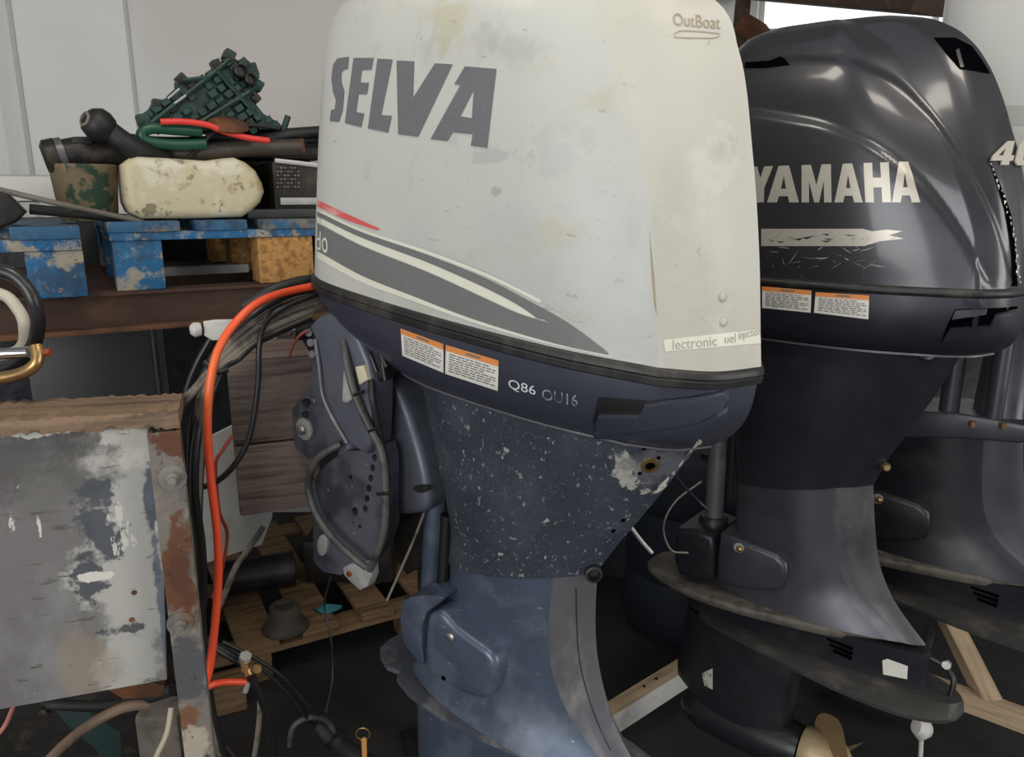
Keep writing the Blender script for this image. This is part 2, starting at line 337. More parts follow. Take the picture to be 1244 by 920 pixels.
def fill2d(polys, cuts=None):
    """bmesh in the (x,y) plane from outer loops and holes, optionally cut on a grid"""
    bm = bmesh.new()
    for poly in polys:
        vs = [bm.verts.new((p[0], p[1], 0)) for p in poly]
        for a, b in zip(vs, vs[1:] + vs[:1]): bm.edges.new((a, b))
    bmesh.ops.triangle_fill(bm, use_beauty=True, use_dissolve=False, edges=bm.edges[:])
    if cuts: grid_cut(bm, cuts)
    return bm
def grid_cut(bm, g):
    for ax in (0, 1):
        if not bm.verts: return
        lo = min(v.co[ax] for v in bm.verts); hi = max(v.co[ax] for v in bm.verts)
        k = math.ceil(lo / g)
        while k * g < hi:
            no = V((1, 0, 0)) if ax == 0 else V((0, 1, 0))
            bmesh.ops.bisect_plane(bm, geom=bm.verts[:] + bm.edges[:] + bm.faces[:], plane_co=no * (k * g), plane_no=no, dist=1e-4)
            k += 1
def pad(name, poly, y0, y1, m, parent=None, bev=.004, seg=3, holes=(), M=None, smooth=35):
    """solid plate: outline in local x,z, from y0 (front) to y1"""
    bm = bmesh.new()
    f = fill2d([poly] + list(holes))
    base = [(v.co.x, v.co.y) for v in f.verts]; f.verts.ensure_lookup_table(); f.verts.index_update()
    tris = [[v.index for v in fa.verts] for fa in f.faces]
    f.free()
    if not holes:
        a = [bm.verts.new((p[0], y0, p[1])) for p in poly]; b = [bm.verts.new((p[0], y1, p[1])) for p in poly]
        bm.faces.new(a); bm.faces.new(b[::-1])
        for i in range(len(a)):
            j = (i + 1) % len(a); bm.faces.new((a[i], b[i], b[j], a[j]))
        bmesh.ops.recalc_face_normals(bm, faces=bm.faces)
        if bev:
            es = [e for e in bm.edges if all(abs(v.co.y - y0) < 1e-6 for v in e.verts)]
            bmesh.ops.bevel(bm, geom=es, offset=bev, segments=seg, profile=.5, affect='EDGES', clamp_overlap=True)
    else:
        a = [bm.verts.new((p[0], y0, p[1])) for p in base]; b = [bm.verts.new((p[0], y1, p[1])) for p in base]
        for t in tris:
            bm.faces.new([a[i] for i in t]); bm.faces.new([b[i] for i in t[::-1]])
        for e in [e for e in bm.edges if len(e.link_faces) == 1 and abs(e.verts[0].co.y - y0) < 1e-6]:
            i, j = a.index(e.verts[0]), a.index(e.verts[1])
            bm.faces.new((a[i], a[j], b[j], b[i]))
    return finish(name, bm, m, parent, M, smooth)
def soft(poly, n=4):                            # closed Catmull-Rom outline
    q = [V((p[0], p[1])) for p in poly]; N_ = len(q); out = []
    for i in range(N_):
        a, b, c, d = q[i - 1], q[i], q[(i + 1) % N_], q[(i + 2) % N_]
        for k in range(n):
            t = k / n; v = .5 * ((2 * b) + (c - a) * t + (2 * a - 5 * b + 4 * c - d) * t * t + (3 * b - a - 3 * c + d) * t ** 3)
            out.append((v.x, v.y))
    return out
def circ(c, r, n=14, ry=None): return [(c[0] + r * math.cos(2 * math.pi * k / n), c[1] + (ry or r) * math.sin(2 * math.pi * k / n)) for k in range(n)]
def pxz(M, pts, y):
    out = []
    for p in pts:
        q = un(M, p[0], p[1], y); out.append((q.x, q.z))
    return out
def padpx(name, M, pts, y, th, m, parent, bev=.004, seg=3, holes=()):
    return pad(name, pxz(M, pts, y), y, y + th, m, parent, bev, seg, [pxz(M, h, y) for h in holes])
# ---- printed marks: thin vinyl laid onto a modelled surface
def surf(M, *objs):
    vs, fs = [], []
    for o in objs:
        k = len(vs); vs += [M @ v.co for v in o.data.vertices]; fs += [[k + i for i in p.vertices] for p in o.data.polygons]
    return BVHTree.FromPolygons(vs, fs)
def lay(name, bm, tree, M, m, parent, off=.0007):
    I = M.inverted(); bad = []
    for v in bm.verts:
        d = ray(v.co.x, v.co.y).normalized(); h = tree.ray_cast(CAM, d)
        if h[0] is None: bad.append(v); continue
        n = h[1] if h[1].dot(d) < 0 else -h[1]
        v.co = I @ (h[0] + n * off)
    if bad: bmesh.ops.delete(bm, geom=bad, context='VERTS')
    if not bm.faces: bm.free(); return None
    return finish(name, bm, m, parent, smooth=30)
def decal(name, polys, tree, M, m, parent, off=.0007, cut=9):
    return lay(name, fill2d(polys, cut), tree, M, m, parent, off)
def text_bm(s, quad, shear=0, cut=None):
    cu = bpy.data.curves.new('t', 'FONT'); cu.body = s; cu.resolution_u = 3
    o = bpy.data.objects.new('t', cu); C.objects.link(o)
    dg = bpy.context.evaluated_depsgraph_get(); me = o.evaluated_get(dg).to_mesh()
    bm = bmesh.new(); bm.from_mesh(me); o.evaluated_get(dg).to_mesh_clear()
    bpy.data.objects.remove(o); bpy.data.curves.remove(cu)
    x0 = min(v.co.x for v in bm.verts); x1 = max(v.co.x for v in bm.verts)
    y0 = min(v.co.y for v in bm.verts); y1 = max(v.co.y for v in bm.verts)
    tl, tr_, br, bl = [V((q[0], q[1])) for q in quad]
    for v in bm.verts:
        a = (v.co.x - x0) / (x1 - x0); b = (v.co.y - y0) / (y1 - y0)
        q = (bl * (1 - a) + br * a) * (1 - b) + (tl * (1 - a) + tr_ * a) * b
        v.co = V((q.x, q.y, 0))
    bmesh.ops.triangulate(bm, faces=bm.faces)
    return bm
def merge_bm(a, b):
    me = bpy.data.meshes.new('x'); b.to_mesh(me); b.free(); a.from_mesh(me); bpy.data.meshes.remove(me)
def bilin(quad, a, b):                          # a: left->right, b: bottom->top
    tl, tr_, br, bl = [V((q[0], q[1])) for q in quad]
    q = (bl * (1 - a) + br * a) * (1 - b) + (tl * (1 - a) + tr_ * a) * b
    return (q.x, q.y)
def warning_sticker(quad, tree, M, parent, seed):
    rnd = random.Random(seed)
    s = decal('warning_sticker', [quad], tree, M, m_paper, parent, .0006, 10)
    s['label'] = 'white warning sticker with an orange heading bar'
    B = lambda a0, a1, b0, b1: [bilin(quad, a0, b0), bilin(quad, a1, b0), bilin(quad, a1, b1), bilin(quad, a0, b1)]
    decal('heading_bar', [B(0, 1, .80, 1)], tree, M, m_orange, s, .0010, 10)
    bm = bmesh.new()
    merge_bm(bm, fill2d([B(.38, .66, .87, .94)]))
    for row in range(8):
        b = .70 - row * .082; a = .07
        while a < (.93 if row % 3 else .75):
            wd = rnd.uniform(.05, .14); merge_bm(bm, fill2d([B(a, min(a + wd, .95), b, b + .034)])); a += wd + .025
    lay('text_lines', bm, tree, M, m_ink, s, .0013)
    return s

# ================================================================== the setting
def struct(name, lo, hi, m, parent=None, bev=0):
    o = box(name, lo, hi, m, parent, bev)
    if not parent: o['kind'] = 'structure'
    return o
struct('floor', (-3.2, -3.2, -.1), (4.2, 4.0, 0), m_concrete)
BW = 3.45
wb = bpy.data.objects.new('wall_back', None); C.objects.link(wb); wb['kind'] = 'structure'
WX0, WX1, WZ0, WZ1 = 1.02, 2.6, 2.17, 2.72     # clerestory window opening
struct('wall_section', (-3.2, BW, 0), (WX0, BW + .1, 3.0), m_wallgrey, wb)
struct('wall_section', (WX1, BW, 0), (4.2, BW + .1, 3.0), m_wallgrey, wb)
struct('wall_section', (WX0, BW, 0), (WX1, BW + .1, WZ0), m_wallgrey, wb)
struct('wall_section', (WX0, BW, WZ1), (WX1, BW + .1, 3.0), m_wallgrey, wb)
xe = P(163, 120, BW - .03).x
struct('cladding_panel', (-2.25, BW - .04, .0), (xe, BW - .002, 3.0), m_wall, wb, .004)
struct('cladding_panel', (-3.15, BW - .055, .0), (-2.42, BW - .002, 3.0), m_trim, wb, .004)
xt = P(16, 120, BW - .07).x
struct('trim_1', (xt - .05, BW - .08, 0), (xt + .03, BW - .0421, 3.0), m_trim, None, .006)
struct('wall_left', (-3.3, -3.2, 0), (-3.2, BW, 3.0), m_wallgrey)
wr = bpy.data.objects.new('wall_right', None); C.objects.link(wr); wr['kind'] = 'structure'
struct('wall_section', (4.2, 1.4, 0), (4.3, BW, 3.0), m_wallgrey, wr)
struct('wall_section', (4.2, -3.2, 0), (4.3, -.6, 3.0), m_wallgrey, wr)
struct('wall_section', (4.2, -.6, 2.7), (4.3, 1.4, 3.0), m_wallgrey, wr)
ce = bpy.data.objects.new('ceiling', None); C.objects.link(ce); ce['kind'] = 'structure'
for lo, hi in (((-3.2, -3.2), (-.3, BW)), ((.7, -3.2), (4.2, BW)), ((-.3, -3.2), (.7, .1)), ((-.3, 1.7), (.7, BW))):
    struct('roof_sheet', (*lo, 3.0), (*hi, 3.06), m_ceil, ce)
wi = box('window_1', (WX0, BW + .03, WZ0), (WX1, BW + .05, WZ1), mat('window_frost', (.85, .87, .88), .5), None, 0)
wi['kind'] = 'structure'
nt = wi.data.materials[0].node_tree; pb = nt.nodes['Principled BSDF']
pb.inputs['Emission Color'].default_value = (1, .99, .96, 1); pb.inputs['Emission Strength'].default_value = 1.0
for x in (WX0 + .02, WX0 + .75, WX1 - .02):
    box('window_frame', (x - .012, BW + .005, WZ0), (x + .012, BW + .029, WZ1), m_trim, wi, .002)
# roof timbers in front of the window
rb = tag(box('roof_beam', (-.09, -.10, -.09), (.09, 1.0, .09), m_roof, None, .008),
         'dark brown timber roof beam above the black cowl', 'roof beam')
b0 = P(925, 0, 3.2); b1 = P(1128, 18, 2.6)
d = (b1 - b0).normalized(); xs_ = d.cross(V((0, 0, 1))).normalized(); zs_ = xs_.cross(d); rb.matrix_world = basis(xs_, d, zs_, b1 + zs_ * .09 - d * 1.0)
br = thing('roof_brace', 'rusty brown roof brace beside the bright window', 'roof brace')
tube('strut', [P(906, -30, 3.2), P(900, 30, 3.2), P(896, 90, 3.2), P(893, 140, 3.2)], .03, m_roof, br, 4, 1)
tube('foot', [P(898, 26, 3.15), P(922, 40, 3.15), P(936, 60, 3.15)], .04, m_rust, br, 4, 1)
# ================================================================== white outboard motor in front
MS = engine_frame(56, 7, 800, 447, .95, (.25, -.13, 0))
SV = thing('outboard_motor', 'white cowled outboard motor with grey swoosh stripes, nearest and largest', 'outboard motor', MS, 'outboard motors in a row')
TZ = [(0, -.44, .168, .25, .13, .343), (.06, -.439, .17, .238, .13, .33), (.13, -.438, .17, .222, .128, .315), (.225, -.438, .168, .193, .125, .291),
      (.29, -.436, .165, .163, .12, .272), (.34, -.436, .16, .132, .115, .257), (.373, -.433, .155, .111, .11, .245), (.40, -.429, .148, .095, .105, .232),
      (.427, -.414, .138, .077, .098, .219), (.45, -.38, .12, .055, .085, .195), (.468, -.32, .092, .03, .062, .155), (.478, -.25, .055, .0, .035, .10)]
def cowl_ring(z, T=TZ, xm=-.10, n=5):
    a = [smooth_tab([(t[0], t[k]) for t in T], z) for k in range(1, 6)]
    return [(p.x, p.y, z) for p in mirror(half_cowl(*a, xm=xm, n=n))]
ZS = [.478 * (1 - (1 - i / 34) ** 1.5) for i in range(35)]
def build_cowl(name, mside, mrear, parent):
    bm = bmesh.new(); R = loft(bm, [cowl_ring(z) for z in ZS])
    o = finish(name, bm, mside, parent, smooth=24)
    if mrear:
        o.data.materials.append(mrear)
        for p in o.data.polygons:
            c = p.center; xc = smooth_tab([(t[0], t[3]) for t in TZ], c.z)
            if c.x > xc and c.z < .46: p.material_index = 1
    return o
s_cowl = build_cowl('cowl', m_white, m_warmrear, SV)
def grow(ring, d):
    out = []; n = len(ring)
    for i, p in enumerate(ring):
        a = V(ring[i - 1]); b = V(ring[(i + 1) % n]); t = (b - a); t.z = 0; t.normalize()
        nrm = V((t.y, -t.x, 0))
        out.append(V(p) + nrm * d)
    return out
def ring_at(T, z, zz, g=0):
    r = cowl_ring(z, T); r = [(p[0], p[1], zz) for p in r]
    return grow(r, g) if g else [V(p) for p in r]
# make sure "grow" moves outwards
t0 = ring_at(TZ, 0, 0); sgn = 1 if grow(t0, .01)[0].x < t0[0].x else -1
bm = bmesh.new()
loft(bm, [ring_at(TZ, 0, .001, -.004 * sgn), ring_at(TZ, 0, .0, .001 * sgn), ring_at(TZ, 0, -.003, .005 * sgn), ring_at(TZ, 0, -.010, .006 * sgn), ring_at(TZ, 0, -.012, .004 * sgn), ring_at(TZ, 0, -.014, .006 * sgn), ring_at(TZ, 0, -.022, .005 * sgn), ring_at(TZ, 0, -.026, -.002 * sgn)])
s_gasket = finish('rubber_seal', bm, m_gasket, SV, smooth=50)
PT = [(-.13, -.235, .118, .205, .088, .296), (-.118, -.265, .134, .225, .10, .312), (-.098, -.315, .150, .240, .115, .328), (-.075, -.368, .160, .247, .124, .338), (-.05, -.412, .165, .25, .129, .342), (-.024, -.438, .167, .25, .13, .342)]
bm = bmesh.new(); zz = [-.024, -.035, -.05, -.0625, -.075, -.087, -.098, -.108, -.118, -.125, -.13]
loft(bm, [cowl_ring(z, PT) for z in zz] + [grow(cowl_ring(-.13, PT), -.006 * sgn)])
s_pan = finish('lower_pan', bm, m_navy, SV, smooth=30)
bm = bmesh.new(); loft(bm, [grow(cowl_ring(-.13, PT), .0015 * sgn), [V(p) - V((0, 0, .003)) for p in grow(cowl_ring(-.13, PT), .0015 * sgn)], [V(p) - V((0, 0, .003)) for p in grow(cowl_ring(-.13, PT), -.008 * sgn)]])
finish('pan_edge_highlight', bm, m_legrear, SV, smooth=30)  # lighter lip; the highlight along the pan's lower edge is put into its colour
# apron: speckled upper casing below the pan
AT = [(0, -.228, .112, -.02, .195, .082, .288), (.2, -.205, .106, -.02, .172, .072, .262), (.4, -.180, .098, -.01, .152, .062, .240), (.65, -.150, .084, .0, .124, .052, .206), (.85, -.136, .072, .0, .108, .048, .176), (1, -.138, .066, .0, .10, .046, .155)]
bm = bmesh.new(); rings = []
for i in range(17):
    t = i / 16; a = [smooth_tab([(q[0], q[k]) for q in AT], t) for k in range(1, 7)]
    rings.append([(p.x, p.y, -.122 + ((-.445 + .33 * p.x) + .122) * t) for p in mirror(half_leg(*a))])
loft(bm, rings); s_apron = finish('upper_casing', bm, m_apron, SV, smooth=38)
# leg
LT = [(0, -.132, .063, .0, .098, .044, .153), (.25, -.132, .060, .0, .099, .043, .162), (.45, -.133, .059, .0, .108, .042, .176), (.65, -.14, .060, .0, .135, .040, .203), (.82, -.16, .068, .0, .185, .038, .238), (.93, -.19, .080, .02, .235, .036, .275), (1, -.205, .088, .03, .262, .036, .30)]
bm = bmesh.new(); rings = []; nring = 26
for i in range(nring + 1):
    t = i / nring; a = [smooth_tab([(q[0], q[k]) for q in LT], t) for k in range(1, 7)]
    rings.append([(p.x, p.y, (-.445 + .33 * p.x) * (1 - t) + -.745 * t) for p in mirror(half_leg(*a))])
loft(bm, rings); s_leg = finish('leg_casing', bm, m_legblue, SV, smooth=34)
s_leg.data.materials.append(m_legrear)
nh = 22; nfull = 2 * nh - 2
for k, p in enumerate(s_leg.data.polygons):
    if k < nring * (2 * 21) and 16 <= (k % 42) < 26: p.material_index = 1
# anti-ventilation plate with its notched front lobe
pl = [un(MS, a, b, -.748, 2) for a, b in [(462, 790), (463, 800), (470, 812), (486, 818), (482, 826), (497, 845), (530, 868), (580, 896), (640, 922)]]
half = [V((p.x, p.y)) for p in pl]
half = [V((min(p.x for p in half) - .004, 0))] + half + [V((.24, half[-1].y * .9)), V((.33, -.05)), V((.345, 0))]
half = [V((h.x, min(0, h.y))) for h in half]
full = half + [V((p.x, -p.y)) for p in half[-2:0:-1]]
bm = bmesh.new(); loft(bm, [[(p.x, p.y, -.742) for p in full], [(p.x, p.y, -.753) for p in full]])
s_plate = finish('ventilation_plate', bm, mat('worn_plate_paint', (.075, .08, .10), .5, .2, [((.22, .21, .20), 16, .5, .7, None, .8), ((.03, .03, .04), 9, .5, .7, None, .7)], (60, .1)), SV, smooth=30)
# gearcase and propeller below
def gearcase(parent, m, x0=-.19, x1=.05, zt=-.75, zb=-1.09, r=.052, mp=m_propm):
    bm = bmesh.new(); rings = []
    for i in range(9):
        t = i / 8
        rings.append([(p.x, p.y, zt + (zb + r * .7 - zt) * t) for p in mirror(half_leg(x0 - .01 + .035 * t, .045 - .008 * t, (x0 + x1) / 2, x1 - .03, .015, x1))])
    loft(bm, rings); finish('gearcase_strut', bm, m, parent)
    prof = [(.0, -.19), (.018, -.185), (.036, -.165), (r * .9, -.12), (r, -.05), (r, .06), (r * .93, .13), (r * .86, .16), (.0, .165)]
    lathe('gear_housing', prof, m, parent, V(((x0 + x1) / 2, 0, zb)), V((1, 0, 0)), 28)
    pr = lathe('propeller', [(.0, .165), (.043, .166), (.046, .18), (.044, .22), (.036, .262), (.022, .275), (.0, .277)], mp, parent, V(((x0 + x1) / 2, 0, zb)), V((1, 0, 0)), 24)
    for k in range(3):
        bm = bmesh.new(); grid = []
        for i in range(9):
            u = i / 8; row = []
            rad = .038 + u * .115; chord = (.05 + .085 * math.sin(math.pi * min(1, u * .85 + .12))) * (1 - .75 * u ** 6)
            for j in range(7):
                s_ = (j / 6 - .5) * chord; ang = 2 * math.pi * k / 3 + 1.2 + s_ / max(rad, .05) * .95
                row.append(V(((x0 + x1) / 2 + .215 + s_ * .75 + .02 * u, rad * math.cos(ang), zb + rad * math.sin(ang))))
            grid.append(row)
        vs = [[bm.verts.new(q) for q in row] for row in grid]
        for i in range(8):
            for j in range(6): bm.faces.new((vs[i][j], vs[i][j + 1], vs[i + 1][j + 1], vs[i + 1][j]))
        bmesh.ops.solidify(bm, geom=bm.faces[:], thickness=.006)
        finish('blade', bm, mp, pr, smooth=60)
gearcase(SV, m_legblue)
# lower mount: front block and side cover
padpx('mount_cover', MS, soft([(487, 737), (494, 728), (512, 724), (538, 726), (530, 736), (518, 745), (513, 762), (512, 785), (514, 808), (503, 799), (491, 782), (486, 760)], 3), -.086, .172, m_legblue, SV, .009)
mc = padpx('mount_cover', MS, soft([(518, 753), (525, 745), (536, 744), (552, 762), (576, 780), (595, 795), (603, 814), (600, 838), (589, 850), (566, 846), (540, 832), (517, 816), (515, 785)], 3), -.090, .18, m_legblue, SV, .012)
q = un(MS, 548, 774, -.09)
lathe('bolt', [(.0, .0), (.009, .0), (.009, .006), (.006, .008), (.0, .008)], m_steel, mc, V((q.x, -.088, q.z)), V((0, -1, 0)), 12)
q = un(MS, 539, 824, -.09)
lathe('drain_hole', [(.0, .0), (.0045, .0), (.0045, .0035), (.0, .0035)], m_void, mc, V((q.x, -.088, q.z)), V((0, -1, 0)), 12)
# steering tube in front of the leg
tube('steering_tube', [(-.19, 0, -.30), (-.188, 0, -.45), (-.182, 0, -.60)], .0205, m_legblue, SV, 18, 1)
tube('trim_rod', [(-.145, -.02, -.40), (-.14, -.02, -.57)], .012, m_black, SV, 10, 1)
# rear exhaust relief hole, drain hole and worn paint on the casing
tree = surf(MS, s_apron, s_leg, s_pan)
def hit(tree, px, py):
    d = ray(px, py).normalized(); h = tree.ray_cast(CAM, d)
    if h[0] is None: h = tree.find_nearest(CAM + d * 1.5)
    return h[0], (h[1] if h[1].dot(d) < 0 else -h[1])
def stud(name, tree, M, parent, px, py, prof, m, seg=14, sink=0):
    p, n = hit(tree, px, py); I = M.inverted()
    n2 = (I.to_3x3() @ n).normalized()
    return lathe(name, prof, m, parent, I @ p - n2 * sink, n2, seg)
decal('worn_patch', [[(849, 533), (853, 536), (838, 560), (820, 580), (806, 594), (796, 600), (800, 590), (815, 576), (832, 556)]], tree, MS, m_worn, SV)
rp = stud('relief_port', tree, MS, SV, 789, 565, [(.006, -.004), (.0125, -.004), (.0135, .001), (.0125, .004), (.0085, .004), (.0075, -.002), (.0, -.002)], m_brass, 18)
stud('port_hole', tree, MS, rp, 790, 566, [(.0, .0), (.007, .0), (.007, .0015), (.0, .0015)], m_void)
for a, b in ((782, 545), (800, 556), (777, 575)): stud('rivet', tree, MS, SV, a, b, [(.003, 0), (.003, .0015), (0, .0016)], m_void, 10)
for a, b in ((745, 645), (757, 632)): stud('rivet', tree, MS, SV, a, b, [(.0035, 0), (.0035, .0015), (0, .0016)], m_void, 10)
q = un(MS, 724, 690, -.0)
dn = lathe('drain_nipple', [(.008, -.02), (.0135, -.02), (.0145, .0), (.0140, .016), (.0105, .017), (.0095, .004), (.0, .004)], m_gasket, SV, V((q.x, -.012, q.z)), V((.55, -.75, .1)), 18)
tl_ = surf(MS, s_leg)
sl_ = cr([V(p) for p in ((699, 714), (700, 760), (703, 800), (712, 840), (726, 880), (741, 912))], 5)
decal('casting_seam', [[(p.x, p.y) for p in sl_] + [(p.x + 1.4, p.y) for p in reversed(sl_)]], tl_, MS, m_gasket, SV, .0006, 12)
# ---- printed marks on the cowl
ct = surf(MS, s_cowl)
Z1 = lambda pts: [(360 + x / 2.1448, y / 2.1448) for x, y in pts]
letters = [[[(108, 152), (138, 148), (135, 180), (124, 182), (118, 190), (119, 215), (126, 238), (122, 288), (112, 318), (88, 316), (91, 287), (101, 284), (104, 262), (96, 238), (92, 205), (97, 168)]],
           [[(150, 151), (202, 151), (197, 182), (172, 183), (168, 215), (190, 216), (185, 246), (163, 246), (157, 292), (178, 296), (170, 332), (127, 321)]],
           [[(212, 153), (252, 155), (222, 300), (250, 302), (240, 346), (187, 335)]],
           [[(262, 158), (308, 160), (305, 255), (362, 165), (408, 168), (318, 357), (266, 350)]],
           [[(440, 173), (522, 180), (498, 386), (455, 380), (460, 350), (408, 345), (394, 368), (350, 363), (428, 222), (412, 220)], [(463, 235), (458, 308), (428, 303)]]]
for L_ in letters: decal('letter', [Z1(l) for l in L_], ct, MS, m_greydecal, SV, .0008)
def band(up, lo): return [list(up) + list(reversed(lo))]
def stripe(name, up, lo, m, off=.0007):
    u = [tuple(p) for p in cr([V(p) for p in up], 6)]; l = [tuple(p) for p in cr([V(p) for p in lo], 6)]
    return decal(name, band(u, l), ct, MS, m, SV, off, 7)
stripe('red_stripe', [(386, 243), (420, 259), (462, 278)], [(386, 251), (420, 267), (459, 280)], m_red)
stripe('pale_stripe', [(386, 253), (440, 279), (520, 305), (600, 336), (660, 366)], [(386, 257), (440, 282), (520, 309), (600, 340), (655, 368)], m_stripewhite, .0006)
stripe('grey_stripe', [(386, 257), (440, 282), (520, 310), (590, 338), (640, 364), (690, 392), (739, 428)], [(386, 263), (440, 289), (520, 319), (590, 350), (630, 371), (652, 386), (660, 388)], m_greystripe, .0009)
stripe('pale_stripe', [(386, 263), (440, 289), (520, 319), (590, 350), (630, 371), (650, 384)], [(386, 270), (440, 298), (520, 330), (590, 362), (625, 378), (650, 387)], m_stripewhite, .0006)
stripe('broad_grey_stripe', [(386, 271), (440, 299), (520, 331), (590, 363), (625, 379), (652, 388), (690, 400), (739, 429)], [(386, 305), (440, 335), (500, 359), (570, 386), (640, 408), (690, 421), (739, 431)], m_greystripe, .0008)
stripe('pale_stripe', [(386, 305), (440, 335), (500, 359), (570, 386), (640, 408), (700, 424), (745, 433)], [(386, 314), (440, 343), (500, 365), (570, 390), (640, 411), (700, 425), (745, 434)], m_stripewhite, .0006)
stripe('faded_stripe', [(520, 300), (600, 330), (660, 362), (704, 390)], [(520, 302), (600, 334), (655, 364), (703, 392)], m_faded, .0006)
lay('script_lettering', text_bm('do', [(385, 283), (398, 278), (399, 309), (384, 302)]), ct, MS, m_stripewhite, SV, .0012)
decal('label_strip', [[(806, 413), (922, 400), (924, 417), (808, 427)]], ct, MS, m_stripewhite, SV, .0006)
bm = text_bm('lectronic', [(817, 413), (870, 408), (871, 420), (817, 425)])
merge_bm(bm, text_bm('uel', [(880, 407), (893, 405), (893, 416), (880, 417)])); merge_bm(bm, text_bm('injection', [(897, 403), (923, 397), (923, 410), (897, 416)]))
lay('lettering', bm, ct, MS, mat('faded_ink', (.36, .35, .31), .6), SV, .001)
m_brownink = mat('brown_ink', (.33, .27, .18), .6)
bm = text_bm('OutBoat', [(817, 16), (874, 20), (875, 36), (818, 31)])
for a, b, c, e in (((819, 41), (830, 37), (870, 40), (874, 43)), ((819, 41), (822, 45), (862, 46), (873, 44))):
    u = cr([V(p) for p in (a, b, c, e)], 5); merge_bm(bm, fill2d([[tuple(p) for p in u] + [(p.x, p.y + 1.3) for p in reversed(u)]]))
lay('lettering', bm, ct, MS, m_brownink, SV, .001)
for a, b in ((878, 361), (879, 391)): stud('rivet', ct, MS, SV, a, b, [(.006, -.001), (.006, .0015), (.004, .003), (0, .0032)], m_warmrear, 16)
decal('crack', [[(789, 278), (791, 300), (795, 340), (797, 372), (798, 384), (795, 372), (792, 340), (790, 305)]], ct, MS, m_brownink, SV, .001, 12)
# ---- marks and latch on the lower pan
pt = surf(MS, s_pan)
warning_sticker([(487, 399), (539, 418), (539, 453), (489, 432)], pt, MS, SV, 1)
warning_sticker([(542, 419), (606, 438), (605, 475), (541, 454)], pt, MS, SV, 2)
bm = text_bm('Q86', [(618, 460), (651, 469), (651, 482), (618, 473)])
lay('marker_number', text_bm('OU16', [(659, 472), (702, 480), (702, 494), (659, 485)]), pt, MS, m_fadedink, SV, .001)
lay('marker_number', bm, pt, MS, m_paleink, SV, .001)
la = decal('latch_recess_shade', [[(727, 482), (790, 487), (840, 481), (880, 474), (886, 480), (880, 498), (850, 512), (800, 522), (760, 526), (722, 524), (720, 512)]], pt, MS, m_black, SV, .0006, 12)  # flat black patch painting the shade of the latch recess
def raised(name, poly, tree, M, m, parent, h=.006, cut=14, bev=.0015):
    bm = fill2d([poly], cut); I = M.inverted(); out = []
    for v in bm.verts:
        p, n = hit(tree, v.co.x, v.co.y); v.co = I @ (p + n * h)
    bmesh.ops.recalc_face_normals(bm, faces=bm.faces)
    r = bmesh.ops.extrude_face_region(bm, geom=bm.faces[:])
    vs = [e for e in r['geom'] if isinstance(e, bmesh.types.BMVert)]
    p, n = hit(tree, poly[0][0], poly[0][1]); n = (I.to_3x3() @ n).normalized()
    for v in vs: v.co = v.co - n * (h + .004)
    return finish(name, bm, m, parent, smooth=35)
raised('latch_handle', [(725, 511), (728, 504), (776, 505), (784, 492), (840, 486), (874, 478), (880, 484), (872, 497), (845, 510), (800, 518), (760, 522), (726, 520)], pt, MS, m_navy, la, .007)
raised('latch_lip', [(722, 524), (760, 527), (800, 523), (850, 513), (880, 499), (880, 503), (850, 518), (800, 529), (760, 532), (722, 529)], pt, MS, m_navy, la, .005)
# ---- clamp bracket, swivel bracket and hoses at the front
YB = -.105
sw = pad('swivel_bracket', pxz(MS, soft([(463, 446), (478, 455), (497, 490), (515, 545), (524, 585), (525, 615), (508, 623), (478, 621), (467, 590), (458, 520), (456, 470)], 3), -.05), -.062, .06, m_swivel, SV, .026, 5)
padpx('grease_port', MS, circ((512, 594), 10, 14, 5), -.064, .004, m_gasket, sw, 0)
cb = padpx('clamp_bracket', MS, [(376, 432), (384, 420), (396, 440), (398, 470), (412, 500), (422, 520), (412, 540), (405, 546), (390, 556), (374, 558), (358, 541), (355, 500), (366, 482), (378, 468), (380, 450)], YB, .02, m_bracket, SV, .003, 2,
           [circ((372, 490), 6), circ((371, 504), 5)])
cb2 = padpx('clamp_arm', MS, [(374, 397), (384, 386), (397, 379), (420, 384), (434, 408), (447, 440), (452, 466), (452, 500), (450, 541), (443, 553), (423, 541), (405, 510), (393, 482), (389, 450), (384, 420), (378, 405)], YB - .028, .05, m_swivel, SV, .009, 3)
q = un(MS, 371, 521, YB)
wsh = lathe('washer', [(0, 0), (.021, 0), (.021, .004), (.012, .005), (0, .005)], m_alu, SV, V((q.x, YB, q.z)), V((0, -1, 0)), 24)
lathe('bolt_head', [(0, 0), (.0105, 0), (.0105, .008), (.008, .010), (0, .010)], m_steel, wsh, V((q.x, YB - .004, q.z)), V((0, -1, 0)), 6)
hole_px = [circ((455 - k * 2.3, 556 + k * 12.5), 3.2, 8, 4.6) for k in range(6)] + [circ((431, 622), 4, 8, 6), circ((426, 580), 2.5, 8), circ((437, 640), 2.5, 8)]
lb = padpx('lower_bracket', MS, [(380, 633), (377, 597), (386, 575), (402, 560), (420, 548), (445, 548), (466, 540), (470, 560), (471, 642), (462, 668), (450, 684), (432, 690), (414, 699), (392, 695), (381, 682)], YB - .004, .03, m_bracket, SV, .003, 2, hole_px)
tube('pivot_tube', [un(MS, 432, 470, -.07), un(MS, 428, 520, -.08), un(MS, 424, 556, -.085)], .021, m_swivel, SV, 16, 1)
padpx('anode', MS, circ((391, 663), 6, 12, 13), YB - .010, .006, m_alu, lb, .001)
padpx('bracket_tip', MS, [(416, 690), (424, 686), (449, 683), (451, 700), (446, 713), (437, 718), (428, 710), (418, 700)], YB - .014, .02, m_alu, SV, .003)
q = un(MS, 425, 697, YB - .014)
